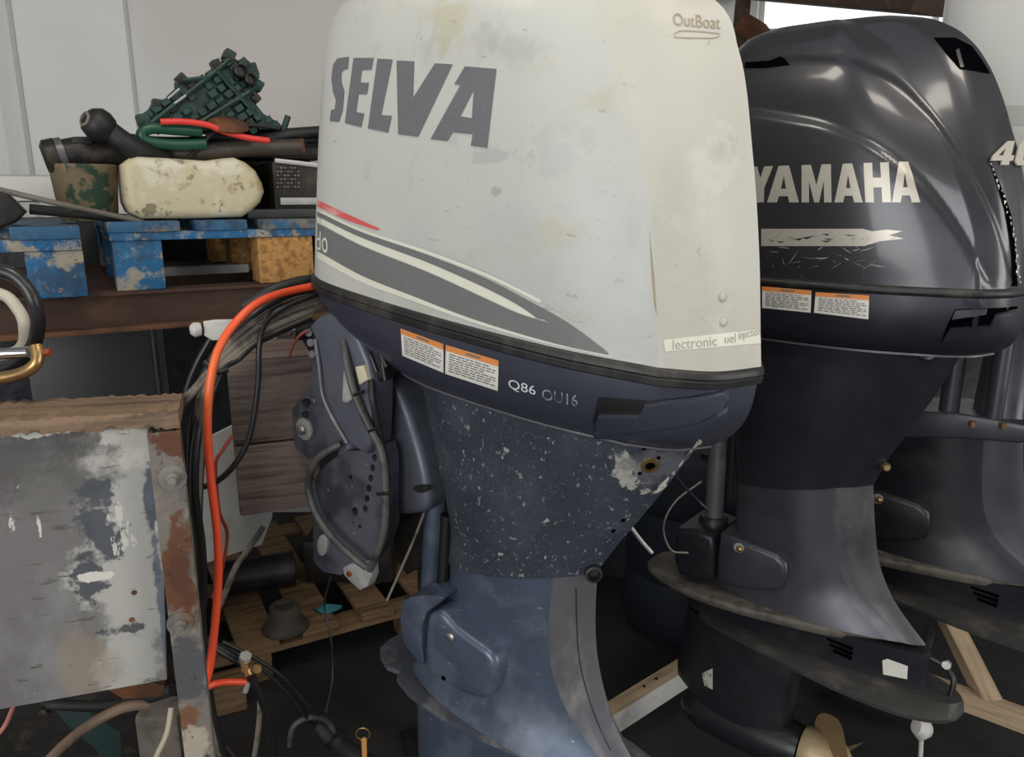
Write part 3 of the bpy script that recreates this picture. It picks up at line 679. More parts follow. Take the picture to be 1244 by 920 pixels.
lathe('bolt', [(0, 0), (.006, 0), (.006, .004), (0, .005)], m_copper, SV, V((q.x, q.y, q.z)), V((0, -1, 0)), 6)
def pts(M, L_): return [un(M, a, b, y) for a, b, y in L_]
tube('hose', pts(MS, [(414, 540, -.12), (398, 548, -.135), (383, 562, -.14), (375, 590, -.14), (383, 622, -.14), (404, 654, -.14), (430, 678, -.14), (446, 690, -.13)]), .0066, m_hosegrey, SV, 10, 6)
tube('hose', pts(MS, [(417, 415, -.135), (422, 445, -.145), (433, 485, -.145), (450, 522, -.14), (463, 548, -.14), (468, 585, -.14), (467, 640, -.14), (458, 672, -.14), (449, 692, -.13)]), .0068, m_hosegrey, SV, 10, 6)
tube('hose', pts(MS, [(452, 440, -.10), (452, 480, -.14), (462, 530, -.125), (470, 580, -.125), (466, 650, -.125), (452, 684, -.125)]), .006, m_rubber, SV, 8, 6)
for a, b in (((448, 524), (462, 519)), ((430, 480), (442, 476)), ((458, 600), (475, 600))):
    tube('cable_tie', [un(MS, *a, -.152), un(MS, *b, -.152)], .003, m_black, SV, 6, 1)
tube('arm_edge_highlight', pts(MS, [(383, 412, YB - .030), (388, 446, YB - .030), (392, 480, YB - .030), (404, 508, YB - .030), (422, 539, YB - .030)]), .0042, m_legrear, SV, 8, 5)  # the bevel's highlight, added as a lighter strip along the arm
for k, (a, b, c_, e) in enumerate((((426, 396), (440, 402), (456, 420), (470, 446)), ((430, 404), (446, 410), (462, 432), (468, 462)), ((420, 412), (434, 414), (448, 428), (458, 452)), ((436, 398), (452, 404), (474, 424), (484, 444)))):
    tube('wiring', [un(MS, *q_, -.132 + .006 * k) for q_ in (a, b, c_, e)], .0042, m_blackcable, SV, 8, 6)
for a, b in ((377, 404), (379, 416), (381, 430)):
    q = un(MS, a, b, YB - .02); lathe('bracket_tooth', [(0, -.006), (.007, -.006), (.008, 0), (.007, .006), (0, .006)], m_legrear, SV, q, V((.3, -1, .1)), 8)
tg = padpx('plug', MS, [(417, 450), (424, 448), (430, 484), (421, 490), (415, 488)], -.142, .008, m_alu, SV, .002)
padpx('plug', MS, [(431, 446), (441, 444), (446, 462), (436, 468)], -.14, .01, mat('cream_plastic', (.55, .5, .36), .5), SV, .002)
padpx('bracket_cap', MS, [(425, 408), (440, 404), (462, 430), (470, 452), (456, 470), (446, 452), (436, 430)], -.118, .03, m_rubber, SV, .006)
padpx('pan_plug', MS, [(424, 380), (432, 384), (434, 404), (426, 400)], -.128, .02, m_void, SV, .002)
hd = tube('grease_nipple', pts(MS, [(383, 386, -.10), (398, 381, -.11), (410, 379, -.11)]), .006, m_brass, SV, 10, 1)
padpx('carriage', MS, [(478, 622), (522, 616), (524, 650), (510, 690), (492, 700), (480, 680), (474, 650)], .0, .06, m_greasy, SV, .008)
# ================================================================== black outboard motor, second in the row
MY = engine_frame(51, 0, 1195, 352, 1.34, (.23, -.11, 0))
YM = thing('outboard_motor', 'glossy charcoal outboard motor with silver lettering, right of the white one', 'outboard motor', MY, 'outboard motors in a row')
YT = [(z, a, b, c + .008, d_, e + .02) for z, a, b, c, d_, e in [(0, -.40, .156, .215, .115, .262), (.074, -.398, .160, .205, .115, .256), (.15, -.392, .160, .180, .112, .243), (.214, -.385, .156, .150, .108, .226), (.28, -.372, .147, .115, .100, .202),
      (.34, -.355, .134, .080, .088, .178), (.39, -.335, .118, .045, .076, .152), (.43, -.315, .099, .01, .062, .122), (.46, -.29, .078, -.03, .048, .085), (.48, -.26, .055, -.06, .034, .04), (.492, -.22, .028, -.09, .018, -.02)]]
L1 = [(-.45, .335), (-.199, .321), (-.062, .291), (.029, .251), (.085, .210), (.133, .164), (.175, .110), (.208, .061), (.24, .0), (.3, -.1)]
L2 = [(-.45, .43), (-.141, .419), (-.035, .405), (.053, .362), (.128, .282), (.175, .215), (.219, .143), (.250, .075), (.271, .0), (.3, -.1)]
def sm_tab(tab, x):
    return sum(lerp_tab(tab, x + d) for d in (-.02, -.01, 0, .01, .02)) / 5
bm = bmesh.new()
zs = [.492 * (1 - (1 - i / 120) ** 1.5) for i in range(121)]
R = loft(bm, [cowl_ring(z, YT, -.10, 22) for z in zs])
bmesh.ops.recalc_face_normals(bm, faces=bm.faces); bm.normal_update()
mv = []
for v in bm.verts:
    d = 0
    for tab, dep, ln in ((L1, .008, .045), (L2, .007, .05)):
        s_ = v.co.z - sm_tab(tab, v.co.x)
        if s_ > -.012: d += dep * math.exp(-max(0, s_) / ln) * ss(-.012, .014, s_)
    mv.append(d * ss(.02, .05, abs(v.co.y)) * ss(0, .02, v.co.z))
nn = [v.normal.copy() for v in bm.verts]
for v, d, n in zip(bm.verts, mv, nn): v.co -= n * d
y_cowl = finish('cowl', bm, m_yam, YM, smooth=60)
yr = lambda z, g=0, T=YT: [V(p) for p in (grow([(q[0], q[1], z) for q in cowl_ring(max(z, T[0][0]), T)], g * sgn) if g else cowl_ring(z, T))]
def yring(z0, zz, g): return grow([(q[0], q[1], zz) for q in cowl_ring(z0, YT)], g * sgn)
bm = bmesh.new(); loft(bm, [yring(0, .001, -.004), yring(0, .0, .002), yring(0, -.004, .007), yring(0, -.010, .008), yring(0, -.016, .005), yring(0, -.018, -.003)])
finish('rubber_seal', bm, m_gasket, YM, smooth=50)
YP = [(z, a, b, c + .008, d_, e + .02) for z, a, b, c, d_, e in [(-.128, -.30, .128, .17, .085, .225), (-.118, -.325, .140, .192, .096, .245), (-.10, -.355, .150, .206, .106, .258), (-.075, -.38, .157, .214, .113, .266), (-.045, -.395, .160, .218, .117, .270), (-.016, -.40, .160, .218, .118, .268)]]
bm = bmesh.new(); loft(bm, [cowl_ring(z, YP) for z in (-.016, -.03, -.045, -.06, -.075, -.09, -.10, -.11, -.118, -.124, -.128)] + [grow(cowl_ring(-.128, YP), -.006 * sgn)])
y_pan = finish('lower_pan', bm, m_yamlow, YM, smooth=30)
bm = bmesh.new(); loft(bm, [grow(cowl_ring(-.128, YP), .003 * sgn), [V(p) - V((0, 0, .004)) for p in grow(cowl_ring(-.128, YP), .003 * sgn)], [V(p) - V((0, 0, .004)) for p in grow(cowl_ring(-.128, YP), -.01 * sgn)]])
finish('pan_edge_highlight', bm, m_legrear, YM, smooth=30)  # bright line under this pan painted as a lighter lip
def casing(parent, m, T, zt, seam, name):
    bm = bmesh.new(); rings = []
    for i in range(15):
        t = i / 14; a = [smooth_tab([(q[0], q[k]) for q in T], t) for k in range(1, 7)]
        rings.append([(p.x, p.y, zt + (seam(p.x) - zt) * t) for p in mirror(half_leg(*a))])
    loft(bm, rings); return finish(name, bm, m, parent, smooth=34)
yseam = lambda x: -.455 + .20 * (x + .02)
y_apron = casing(YM, m_yamlow, [(0, -.285, .115, -.06, .13, .07, .20), (.3, -.268, .102, -.06, .105, .055, .165), (.6, -.25, .086, -.06, .055, .045, .122), (.85, -.235, .072, -.07, .022, .038, .084), (1, -.23, .064, -.08, .005, .034, .068)], -.126, yseam, 'upper_casing')
def leg_parts(parent, mleg, mrear, mlow):
    T = [(0, -.228, .060, -.08, .0, .032, .066), (.3, -.226, .057, -.08, .008, .031, .080), (.55, -.228, .056, -.08, .022, .030, .098), (.75, -.24, .058, -.08, .055, .028, .130), (.88, -.26, .063, -.08, .105, .025, .165), (1, -.28, .068, -.07, .165, .022, .205)]
    bm = bmesh.new(); rings = []; nr_ = 22
    for i in range(nr_ + 1):
        t = i / nr_; a = [smooth_tab([(q[0], q[k]) for q in T], t) for k in range(1, 7)]
        rings.append([(p.x, p.y, yseam(p.x) * (1 - t) + -.765 * t) for p in mirror(half_leg(*a))])
    loft(bm, rings); lg = finish('leg_casing', bm, mleg, parent, smooth=34)
    lg.data.materials.append(mrear)
    for k, p in enumerate(lg.data.polygons):
        if k < nr_ * 42 and 16 <= (k % 42) < 26: p.material_index = 1
    # splash plate: pointed oval, broad at the front
    h = [V(p) for p in ((-.445, 0), (-.44, -.035), (-.415, -.066), (-.36, -.092), (-.28, -.108), (-.18, -.106), (-.08, -.088), (.02, -.066), (.09, -.036), (.12, -.02), (.14, 0))]
    hh = cr(h, 4); f_ = mirror(hh)
    bm = bmesh.new(); loft(bm, [[(p.x * .985, p.y * .97, -.764) for p in f_], [(p.x, p.y, -.769) for p in f_], [(p.x, p.y, -.776) for p in f_], [(p.x * .97, p.y * .93, -.786) for p in f_]])
    finish('splash_plate', bm, m_dirtyplate, parent, smooth=40)
    # gearcase head down to the ventilation plate
    G = [(0, -.33, .058, -.06, .19, .028, .215), (.5, -.335, .052, -.06, .19, .028, .218), (1, -.34, .050, -.06, .20, .030, .225)]
    bm = bmesh.new(); rings = []
    for i in range(7):
        t = i / 6; a = [lerp_tab([(q[0], q[k]) for q in G], t) for k in range(1, 7)]
        rings.append([(p.x, p.y, -.775 - .085 * t - (.02 * t if p.x > 0 else .0)) for p in mirror(half_leg(*a))])
    loft(bm, rings); gh = finish('gearcase_head', bm, mlow, parent, smooth=34)
    h = [V(p) for p in ((-.30, 0), (-.29, -.035), (-.25, -.055), (-.16, -.075), (-.04, -.095), (.08, -.105), (.18, -.10), (.25, -.075), (.28, -.04), (.29, 0))]
    f_ = mirror(cr(h, 4))
    bm = bmesh.new(); loft(bm, [[(p.x * .98, p.y * .55, -.842 - .02 * ss(-.3, .3, p.x)) for p in f_], [(p.x, p.y, -.862 - .02 * ss(-.3, .3, p.x)) for p in f_], [(p.x, p.y, -.870 - .02 * ss(-.3, .3, p.x)) for p in f_], [(p.x * .95, p.y * .6, -.884 - .02 * ss(-.3, .3, p.x)) for p in f_]])
    finish('ventilation_plate', bm, mat('scuffed_black_plate', (.035, .033, .032), .55, .1, [((.12, .11, .10), 9, .5, .75, (1, 1, 2), .8)], (60, .15)), parent, smooth=40)
    bm = bmesh.new(); rings = []
    for i in range(12):
        t = i / 11
        xf = -.335 - .02 * math.sin(t * math.pi * .8) + .10 * max(0, t - .72) / .28; xr_ = -.035 - .02 * t
        rings.append([(p.x, p.y, -.865 - .28 * t) for p in mirror(half_leg(xf, .048 + .006 * t, -.18, xr_ - .02, .02 + .02 * t, xr_))])
    loft(bm, rings); finish('gearcase_strut', bm, mlow, parent, smooth=40)
    lathe('gear_housing', [(0, -.13), (.02, -.127), (.04, -.11), (.056, -.07), (.062, -.0), (.062, .10), (.058, .16), (.054, .18), (0, .182)], mlow, parent, V((-.205, 0, -1.14)), V((1, 0, 0)), 28)
    a1 = pad('mount_cover', [(-.352, -.655), (-.345, -.632), (-.30, -.622), (-.252, -.628), (-.247, -.66), (-.245, -.74), (-.30, -.752), (-.335, -.755), (-.35, -.72)], -.072, .072, mlow, parent, .012, 3)
    a2 = pad('mount_cover', [(-.236, -.615), (-.20, -.612), (-.10, -.625), (-.078, -.64), (-.072, -.67), (-.078, -.705), (-.10, -.718), (-.18, -.738), (-.238, -.735), (-.240, -.68)], -.074, .074, mleg, parent, .012, 3)
    ws = lathe('washer', [(0, 0), (.012, 0), (.012, .003), (0, .003)], m_alu, a2, V((-.185, -.076, -.632)), V((0, -1, 0)), 16)
    lathe('bolt', [(0, 0), (.008, 0), (.008, .009), (.006, .011), (0, .011)], m_brass, a2, V((-.181, -.078, -.632)), V((0, -1, 0)), 6)
    for k in range(3):
        pad('water_slot', [(.02 + k * .008, -.795 - k * .012), (.075, -.800 - k * .012), (.075, -.804 - k * .012), (.02 + k * .008, -.799 - k * .012)], -.0555, -.045, m_void, gh, 0)
    return lg, gh
y_leg, y_gh = leg_parts(YM, m_yamleg, m_yamrear, m_yamblk)
yt = surf(MY, y_gh, y_leg, y_apron)
decal('anode', [[(1072, 802), (1078, 800), (1103, 809), (1102, 825), (1073, 819)]], yt, MY, m_paper, YM, .002, 12)
decal('stencil_mark', [[(853, 818), (866, 812), (866, 838), (856, 833)]], surf(MY, *[o for o in YM.children if o.name.startswith('gearcase_strut')]), MY, m_worn, YM, .001, 12)
tube('bronze_pipe', [(.19, .02, -.80), (.24, .02, -.81), (.262, .01, -.83), (.262, 0, -.87)], .006, m_black, YM, 8, 5)
lathe('pipe_nut', [(0, -.008), (.009, -.008), (.009, .008), (0, .008)], m_alu, YM, V((.246, .01, -.80)), V((0, -1, .3)), 6)
# propeller
pr = lathe('propeller', [(0, 0), (.054, .0), (.057, .015), (.054, .05), (.044, .09), (.027, .105), (0, .107)], m_propm, YM, V((-.02, 0, -1.135)), V((1, 0, 0)), 24)
for k in range(3):
    bm = bmesh.new(); grid = []
    for i in range(9):
        u = i / 8; rad = .040 + u * .085; chord = (.05 + .08 * math.sin(math.pi * min(1, u * .85 + .1))) * (1 - .7 * u ** 5); row = []
        for j in range(7):
            s_ = (j / 6 - .5) * chord; an = 2 * math.pi * k / 3 + 1.75 + s_ / max(rad, .05) * .9
            row.append((.03 + s_ * .8 + .03 * u, rad * math.cos(an), -1.135 + rad * math.sin(an)))
        grid.append(row)
    vs = [[bm.verts.new(q) for q in row] for row in grid]
    for i in range(8):
        for j in range(6): bm.faces.new((vs[i][j], vs[i][j + 1], vs[i + 1][j + 1], vs[i + 1][j]))
    bmesh.ops.solidify(bm, geom=bm.faces[:], thickness=.006)
    finish('blade', bm, m_propm, pr, smooth=60)
# steering column and swivel parts in front of the leg
tube('steering_tube', [(-.285, 0, -.22), (-.285, 0, -.45), (-.283, 0, -.64)], .022, m_legrear, YM, 18, 1)
lathe('tube_collar', [(.024, 0), (.034, .0), (.036, .02), (.03, .03), (.024, .03)], m_greasy, YM, V((-.284, 0, -.635)), V((0, 0, 1)), 18)
pad('swivel_bracket', [(-.36, -.16), (-.27, -.16), (-.255, -.30), (-.25, -.56), (-.27, -.60), (-.31, -.42), (-.35, -.30)], .03, .09, m_yamblk, YM, .01)
pad('clamp_bracket', [(-.44, -.10), (-.36, -.12), (-.35, -.30), (-.37, -.45), (-.43, -.45), (-.45, -.30)], .05, .12, m_yamblk, YM, .008)
# ---- marks
yc = surf(MY, y_cowl)
GL = {'Y': [[(0, 1), (.36, 1), (.5, .68), (.64, 1), (1, 1), (.67, .4), (.67, 0), (.33, 0), (.33, .4)]],
      'A': [[(.34, 1), (.68, 1), (1, 0), (.70, 0), (.65, .17), (.37, .17), (.31, 0), (0, 0)], [(.43, .37), (.59, .37), (.515, .72)]],
      'M': [[(0, 0), (0, 1), (.32, 1), (.5, .46), (.68, 1), (1, 1), (1, 0), (.75, 0), (.75, .56), (.58, 0), (.42, 0), (.25, .56), (.25, 0)]],
      'H': [[(0, 0), (0, 1), (.34, 1), (.34, .62), (.66, .62), (.66, 1), (1, 1), (1, 0), (.66, 0), (.66, .38), (.34, .38), (.34, 0)]]}
QY = [(905, 203), (1114, 196), (1118, 246), (903, 246)]
spans = [('Y', 0.02, .165), ('A', .135, .315), ('M', .33, .50), ('A', .515, .675), ('H', .69, .835), ('A', .84, 1.0)]
for ch, a0, a1 in spans:
    decal('letter', [[bilin(QY, a0 + (a1 - a0) * x, y) for x, y in lp] for lp in GL[ch]], yc, MY, m_silver, YM, .0008)
decal('silver_stripe', [[(925, 278), (1048, 278), (1060, 281), (1078, 279), (1096, 281), (1080, 286), (1098, 290), (1070, 293), (1050, 299), (925, 299)]], yc, MY, m_silver, YM, .0008)
bm = bmesh.new(); rnd = random.Random(5)
for k in range(46):
    x = rnd.uniform(928, 1100); y = rnd.uniform(284, 330) if x < 1060 else rnd.uniform(278, 330); L_ = rnd.uniform(5, 22); an = rnd.gauss(-.25, .45)
    dx, dy = L_ * math.cos(an), L_ * math.sin(an); wd = rnd.uniform(.25, .7)
    merge_bm(bm, fill2d([[(x, y), (x + dx, y + dy), (x + dx, y + dy + wd), (x + dx * .5, y + dy * .5 + wd + rnd.uniform(-1.5, 1.5))]]))
lay('scratches', bm, yc, MY, mat('scratch_grey', (.30, .29, .27), .6), YM, .0010)
bm = bmesh.new()
for k in range(10):
    x = rnd.uniform(930, 1045); y = rnd.uniform(284, 296); merge_bm(bm, fill2d([[(x, y), (x + rnd.uniform(6, 18), y + rnd.uniform(-4, 4)), (x + rnd.uniform(4, 9), y + 2)]]))
lay('scratches', bm, yc, MY, m_yam, YM, .0012)
v1 = decal('air_vent_shade', [[(905, 76), (935, 74), (948, 69), (953, 71), (960, 79), (930, 83), (905, 83)]], yc, MY, m_void, YM, .001, 10)  # flat black patch; the shade inside the vent is painted on
v2 = decal('air_vent_shade', [[(1134, 46), (1160, 46), (1180, 56), (1192, 72), (1203, 90), (1180, 86), (1166, 84), (1150, 66)]], yc, MY, m_void, YM, .001, 10)  # rear vent, its dark inside painted the same way
decal('vent_blade', [[(1160, 62), (1164, 60), (1170, 82), (1166, 83)]], yc, MY, m_yam, v2, .003, 10)
Q4 = [(1212, 172), (1258, 170), (1252, 201), (1203, 200)]
bm = fill2d([[bilin(Q4, x, y) for x, y in ((0, .18), (0, .40), (.26, 1), (.46, 1), (.46, .40), (.54, .40), (.54, .18), (.46, .18), (.46, 0), (.27, 0), (.27, .18))], [bilin(Q4, x, y) for x, y in ((.14, .40), (.27, .40), (.27, .72))]])
merge_bm(bm, fill2d([[bilin(Q4, x, y) for x, y in ((.60, .15), (.60, .85), (.68, 1), (.92, 1), (1, .85), (1, .15), (.92, 0), (.68, 0))], [bilin(Q4, x, y) for x, y in ((.78, .22), (.82, .22), (.82, .78), (.78, .78))]]))
p0_, n0_ = hit(yc, 1222, 186); p0_ = p0_ + n0_ * .004; IY = MY.inverted()
for v in bm.verts:
    d_ = ray(v.co.x, v.co.y); v.co = IY @ (CAM + d_ * ((p0_ - CAM).dot(n0_) / d_.dot(n0_)))
ex = bmesh.ops.extrude_face_region(bm, geom=bm.faces[:]); nl_ = IY.to_3x3() @ n0_
for e in ex['geom']:
    if isinstance(e, bmesh.types.BMVert): e.co -= nl_ * .003
n40 = finish('rating_number', bm, m_silver, YM, smooth=30)
decal('torn_edge', [[(1201, 195), (1206, 205), (1218, 232), (1228, 262), (1233, 300), (1236, 350), (1228, 350), (1229, 320), (1226, 290), (1220, 255), (1211, 225)]], yc, MY, m_void, YM, .0012, 12)
bm = bmesh.new()
for k in range(24):
    t = k / 23; x, y = lerp_tab([(0, 1202), (.3, 1219), (.6, 1231), (1, 1236)], t) + rnd.uniform(-1, 2), 198 + 150 * t
    merge_bm(bm, fill2d([[(x, y), (x + rnd.uniform(1, 3), y + 1), (x + rnd.uniform(0, 2), y + rnd.uniform(3, 7))]]))
lay('torn_edge', bm, yc, MY, m_silver, YM, .0016)
yp = surf(MY, y_pan)
warning_sticker([(926, 348), (986, 353), (985, 380), (926, 374)], yp, MY, YM, 3)
warning_sticker([(991, 355), (1056, 359), (1055, 388), (989, 380)], yp, MY, YM, 4)
lr = decal('latch_recess_shade', [[(1160, 376), (1215, 374), (1236, 372), (1236, 396), (1195, 408), (1143, 415), (1150, 396)]], yp, MY, m_void, YM, .0006, 10)  # shade of the latch hollow painted as a flat patch
raised('latch_handle', [(1144, 414), (1154, 399), (1200, 396), (1206, 383), (1234, 378), (1238, 392), (1200, 408)], yp, MY, m_yamlow, lr, .006, 12)
raised('latch_lip', [(1160, 377), (1198, 375), (1196, 382), (1156, 388)], yp, MY, m_yamleg, lr, .004, 12)
ya = surf(MY, y_apron)
rp = stud('relief_port', ya, MY, YM, 1153, 462, [(.02, -.006), (.022, .002), (.018, .005), (.012, .002), (0, .001)], m_yamblk, 18)
stud('port_hole', ya, MY, rp, 1156, 459, [(.0, .0), (.009, .0), (.009, .004), (.0, .004)], m_void)
q = un(MY, 1076, 566, -.0)
lathe('drain_nipple', [(0, -.014), (.009, -.014), (.010, .004), (.006, .010), (0, .010)], m_brass, YM, V((q.x + .002, -.008, q.z)), V((.4, -.8, .1)), 8)

# ================================================================== third outboard in the row, behind
MT = engine_frame(51, 0, 1128, 636, 1.84, (-.0874, -.0805, -.765)) @ Matrix.Scale(1.15, 4)   # a larger model
TH_ = thing('outboard_motor', 'black-legged outboard with exposed midsection and pale cowl behind the charcoal one', 'outboard motor', MT, 'outboard motors in a row')
t_leg, t_gh = leg_parts(TH_, m_yamblk, m_yamleg, m_yamblk)
pad('leg_flange', [(-.27, -.43), (-.05, -.40), (.10, -.405), (.11, -.42), (.07, -.445), (-.03, -.455), (-.27, -.50)], -.075, .075, m_yamleg, TH_, .006)
lathe('exhaust_column', [(.06, 0), (.052, .02), (.048, .12), (.052, .28), (.06, .30), (0, .30)], m_yamleg, TH_, V((.02, 0, -.42)), V((0, 0, 1)), 20)
for x, y, r in ((.015, -.055, .017), (-.07, -.05, .02), (.085, -.01, .014), (-.16, -.02, .03)):
    tube('midsection_pipe', [(x, y, -.42), (x, y, -.12)], r, m_yamleg, TH_, 14, 1)
for x, y, z in ((.035, -.076, -.418), (.09, -.05, -.412), (-.02, -.076, -.425)):
    lathe('bolt', [(0, 0), (.008, 0), (.008, .012), (0, .013)], m_brass, TH_, V((x, y, z)), V((0, 0, 1)), 6)
lathe('oil_filter', [(0, 0), (.024, 0), (.026, .005), (.026, .04), (.018, .05), (0, .05)], m_black, TH_, V((.14, -.06, -.37)), V((.1, -1, 0)), 18)
lathe('filter_rim', [(0.02, .048), (.025, .048), (.025, .054), (0.02, .054)], m_alu, TH_, V((.14, -.06, -.37)), V((.1, -1, 0)), 18)
bm = bmesh.new(); loft(bm, [cowl_ring(z, YP) for z in (-.016, -.045, -.075, -.10, -.118, -.128)]); finish('lower_pan', bm, m_yamblk, TH_, smooth=30)
t_cowl = build_cowl('cowl', mat('pale_grey_cowl', (.60, .60, .58), .35, 0, [((.5, .5, .49), 3, .45, .7, None, .6)]), None, TH_)
for v in t_cowl.data.vertices: v.co = V((v.co.x * .80 + .17, v.co.y * 1.05, v.co.z * 1.38 - .012))
bandt = surf(MT, t_cowl)
decal('grey_band', [[(1222, 128), (1250, 128), (1250, 152), (1228, 152)]], bandt, MT, m_faded, TH_, .001, 12)
# ================================================================== storage rack with blue pallets
def fbox(name, M, lo, hi, m, parent=None, bev=.003):
    """box in the local frame M; child boxes use the parent's frame"""
    return box(name, lo, hi, m, parent, bev, None if parent else M)
KO = P(160, 345, 1.75); MK = flat_frame(30, KO)
def kz(px, py, y=0.0): return un(MK, px, py, y)
# rusty beam carrying the pallets
BT = kz(160, 354).z                        # top of the beam
BB = kz(160, 402).z
rk = thing('storage_rack', 'rusty brown steel rack beam carrying the blue pallets', 'rack', MK)
fbox('web', None, (-1.0, .012, BB + .012), (1.35, .024, BT - .008), m_beam, rk, .001)
fbox('flange', None, (-1.0, -.006, BT - .008), (1.35, .07, BT), m_beam, rk, .002)
fbox('flange', None, (-1.0, -.012, BB), (1.35, .07, BB + .012), mat('orange_rust', (.15, .065, .03), .8, .1, [((.05, .03, .02), 8, .45, .7, None, .8)], (70, .3)), rk, .002)
for x in (-.96, 1.3):
    fbox('post', None, (x - .03, .075, -KO.z), (x + .03, .135, BT), m_beam, rk, .003)
rk2 = rk
fbox('web', None, (-1.0, .76, BB), (1.35, .80, BT), m_beam, rk2, .001)
for x in (-.96, 1.3):
    fbox('post', None, (x - .03, .805, -KO.z), (x + .03, .865, BT), m_beam, rk2, .003)
def pallet(label, M, boards, stringer, blocks, zs, depth, mb):
    """zs: block bottom, block top, stringer top, deck top"""
    t = thing('blue_pallet', label, 'pallet', M, 'blue pallets on the rack')
    for (x0, x1, m) in blocks:
        for yb in (0, depth / 2 - .04, depth - .09):
            box('block', (x0, yb + .002, zs[0]), (x1, yb + .09, zs[1]), m, t, .004)
    for yb in (0, depth / 2 - .04, depth - .09):
        box('stringer_board', (stringer[0], yb - .003, zs[1]), (stringer[1], yb + .092, zs[2]), mb, t, .002)
    for x0, x1 in boards:
        box('deck_board', (x0, -.008, zs[2]), (x1, depth + .005, zs[3]), m_bluewood, t, .003)
    return t
X = lambda px, py=290: kz(px, py).x
zt = kz(180, 269).z; zst = kz(180, 282).z; zbt = kz(180, 292).z
pallet('blue painted pallet holding the yellowed plastic tank', MK, [(X(131), X(220)), (X(239), X(301)), (X(319), X(392)), (X(412), X(480)), (X(500), X(585))], (X(133), X(585)),
       [(X(135), X(196), m_blue), (X(314, 310), X(381, 310), m_osb), (X(500), X(560), m_blue)], (BT + .001, zbt, zst, zt), .80, m_blue)
ML = flat_frame(30, P(100, 300, 1.66))
lz = lambda px, py: un(ML, px, py, 0)
lb0 = (MK @ V((0, 0, BT))).z + .001 - ML.translation.z
pallet('chipped bright blue pallet end at the left frame edge', ML, [(lz(11, 280).x, lz(97, 280).x), (lz(-80, 280).x, lz(-20, 280).x)], (lz(-80, 298).x, lz(99, 298).x),
       [(lz(32, 330).x, lz(104, 330).x, m_blue)], (lz(60, 363).z, lz(60, 305).z, lz(60, 291).z, lz(60, 275).z), .7, m_blue)
# pale board lying behind, seen through the pallet opening
wbx = tag(fbox('pale_board', MK, (X(190), .30, BT + .001), (X(330), .34, kz(250, 323, .3).z), m_whitebox, None, .003), 'pale lilac-white board seen through the blue pallet opening', 'board')
bkb = tag(fbox('shade_board', MK, (-1.0, .87, BT - .90), (1.05, .89, kz(200, 262, .87).z), m_backdrop, None, .002), 'added dark board standing in for the shade behind the blue pallets', 'board')  # added dark sheet for the shaded gap under the pallets, hiding the pale wall
# ---------------------------------------------------------------- scrap on the pallet
DT = zt + .001                                    # deck height in MK
def kp(px, py, y): return kz(px, py, y)
tk = thing('plastic_tank', 'yellowed translucent plastic tank lying on the blue pallet', 'tank', MK)
pl_ = [(147, 200), (156, 193), (168, 190), (210, 192), (250, 195), (272, 192), (286, 191), (300, 197), (312, 207), (320, 222), (323, 233), (318, 246), (308, 256), (296, 264), (240, 266), (172, 266), (158, 259), (152, 246), (150, 228)]
pz = pxz(MK, pl_, .03); pz = [(a, max(b, DT)) for a, b in pz]
pad('tank_body', pz, .03, .20, m_tank, tk, .022, 5)
for a, b in ((176, 230), (262, 228)):
    q = kp(a, b, .03); 
# painted metal bucket
q = kp(108, 255, .12); bx = q.x
rr = (kp(150, 225, .12).x - kp(66, 225, .12).x) / 2
hz = kp(108, 200, .12).z
bk = thing('metal_bucket', 'flaking green and brown metal bucket left of the plastic tank', 'bucket', MK)
lathe('bucket_body', [(0, DT), (rr * .84, DT), (rr * .86, DT + .004), (rr * 1.0, hz - .012), (rr * 1.04, hz - .008), (rr * 1.04, hz), (rr * .97, hz), (rr * .9, hz - .02), (0, hz - .02)], m_tin, bk, V((bx, .13, 0)), V((0, 0, 1)), 30)
# black starter motor lying in the bucket
mo = thing('starter_motor', 'black starter motor resting in the green-brown bucket', 'engine part', MK)
tube('motor_body', [kp(62, 192, .12), kp(95, 186, .12), kp(150, 185, .14)], .036, m_greasy, mo, 18, 1)
lathe('end_cap', [(0, -.012), (.028, -.012), (.040, -.004), (.041, .018), (.036, .026), (0, .026)], m_greasy, mo, kp(60, 192, .12), (kp(95, 186, .12) - kp(62, 192, .12)), 20)
lathe('clamp_band', [(.037, 0), (.040, 0), (.040, .014), (.037, .014)], m_legrear, mo, kp(72, 190, .12), (kp(95, 186, .12) - kp(62, 192, .12)), 20)
box('terminal', kp(100, 172, .10) - V((.02, .01, .006)), kp(100, 172, .10) + V((.02, .02, .006)), m_black, mo, .003)
# black horn-shaped hose end
hn = thing('elbow_hose', 'black rubber hose with bulbous end standing above the bucket', 'hose', MK)
tube('hose_body', [kp(118, 148, .07), kp(132, 158, .07), kp(150, 172, .07), kp(170, 184, .08), kp(195, 190, .12)], .026, m_rubber, hn, 16, 6, (.8, 1.05))
lathe('bulb', [(0, -.034), (.020, -.032), (.034, -.016), (.037, 0), (.033, .018), (.02, .03), (0, .032)], m_rubber, hn, kp(120, 152, .07), V((-.6, -.3, .6)), 20)
lathe('socket', [(0, .030), (.016, .030), (.017, .034), (.012, .036), (.010, .024), (0, .024)], m_greycable, hn, kp(120, 152, .07), V((-.75, -.45, .3)), 16)
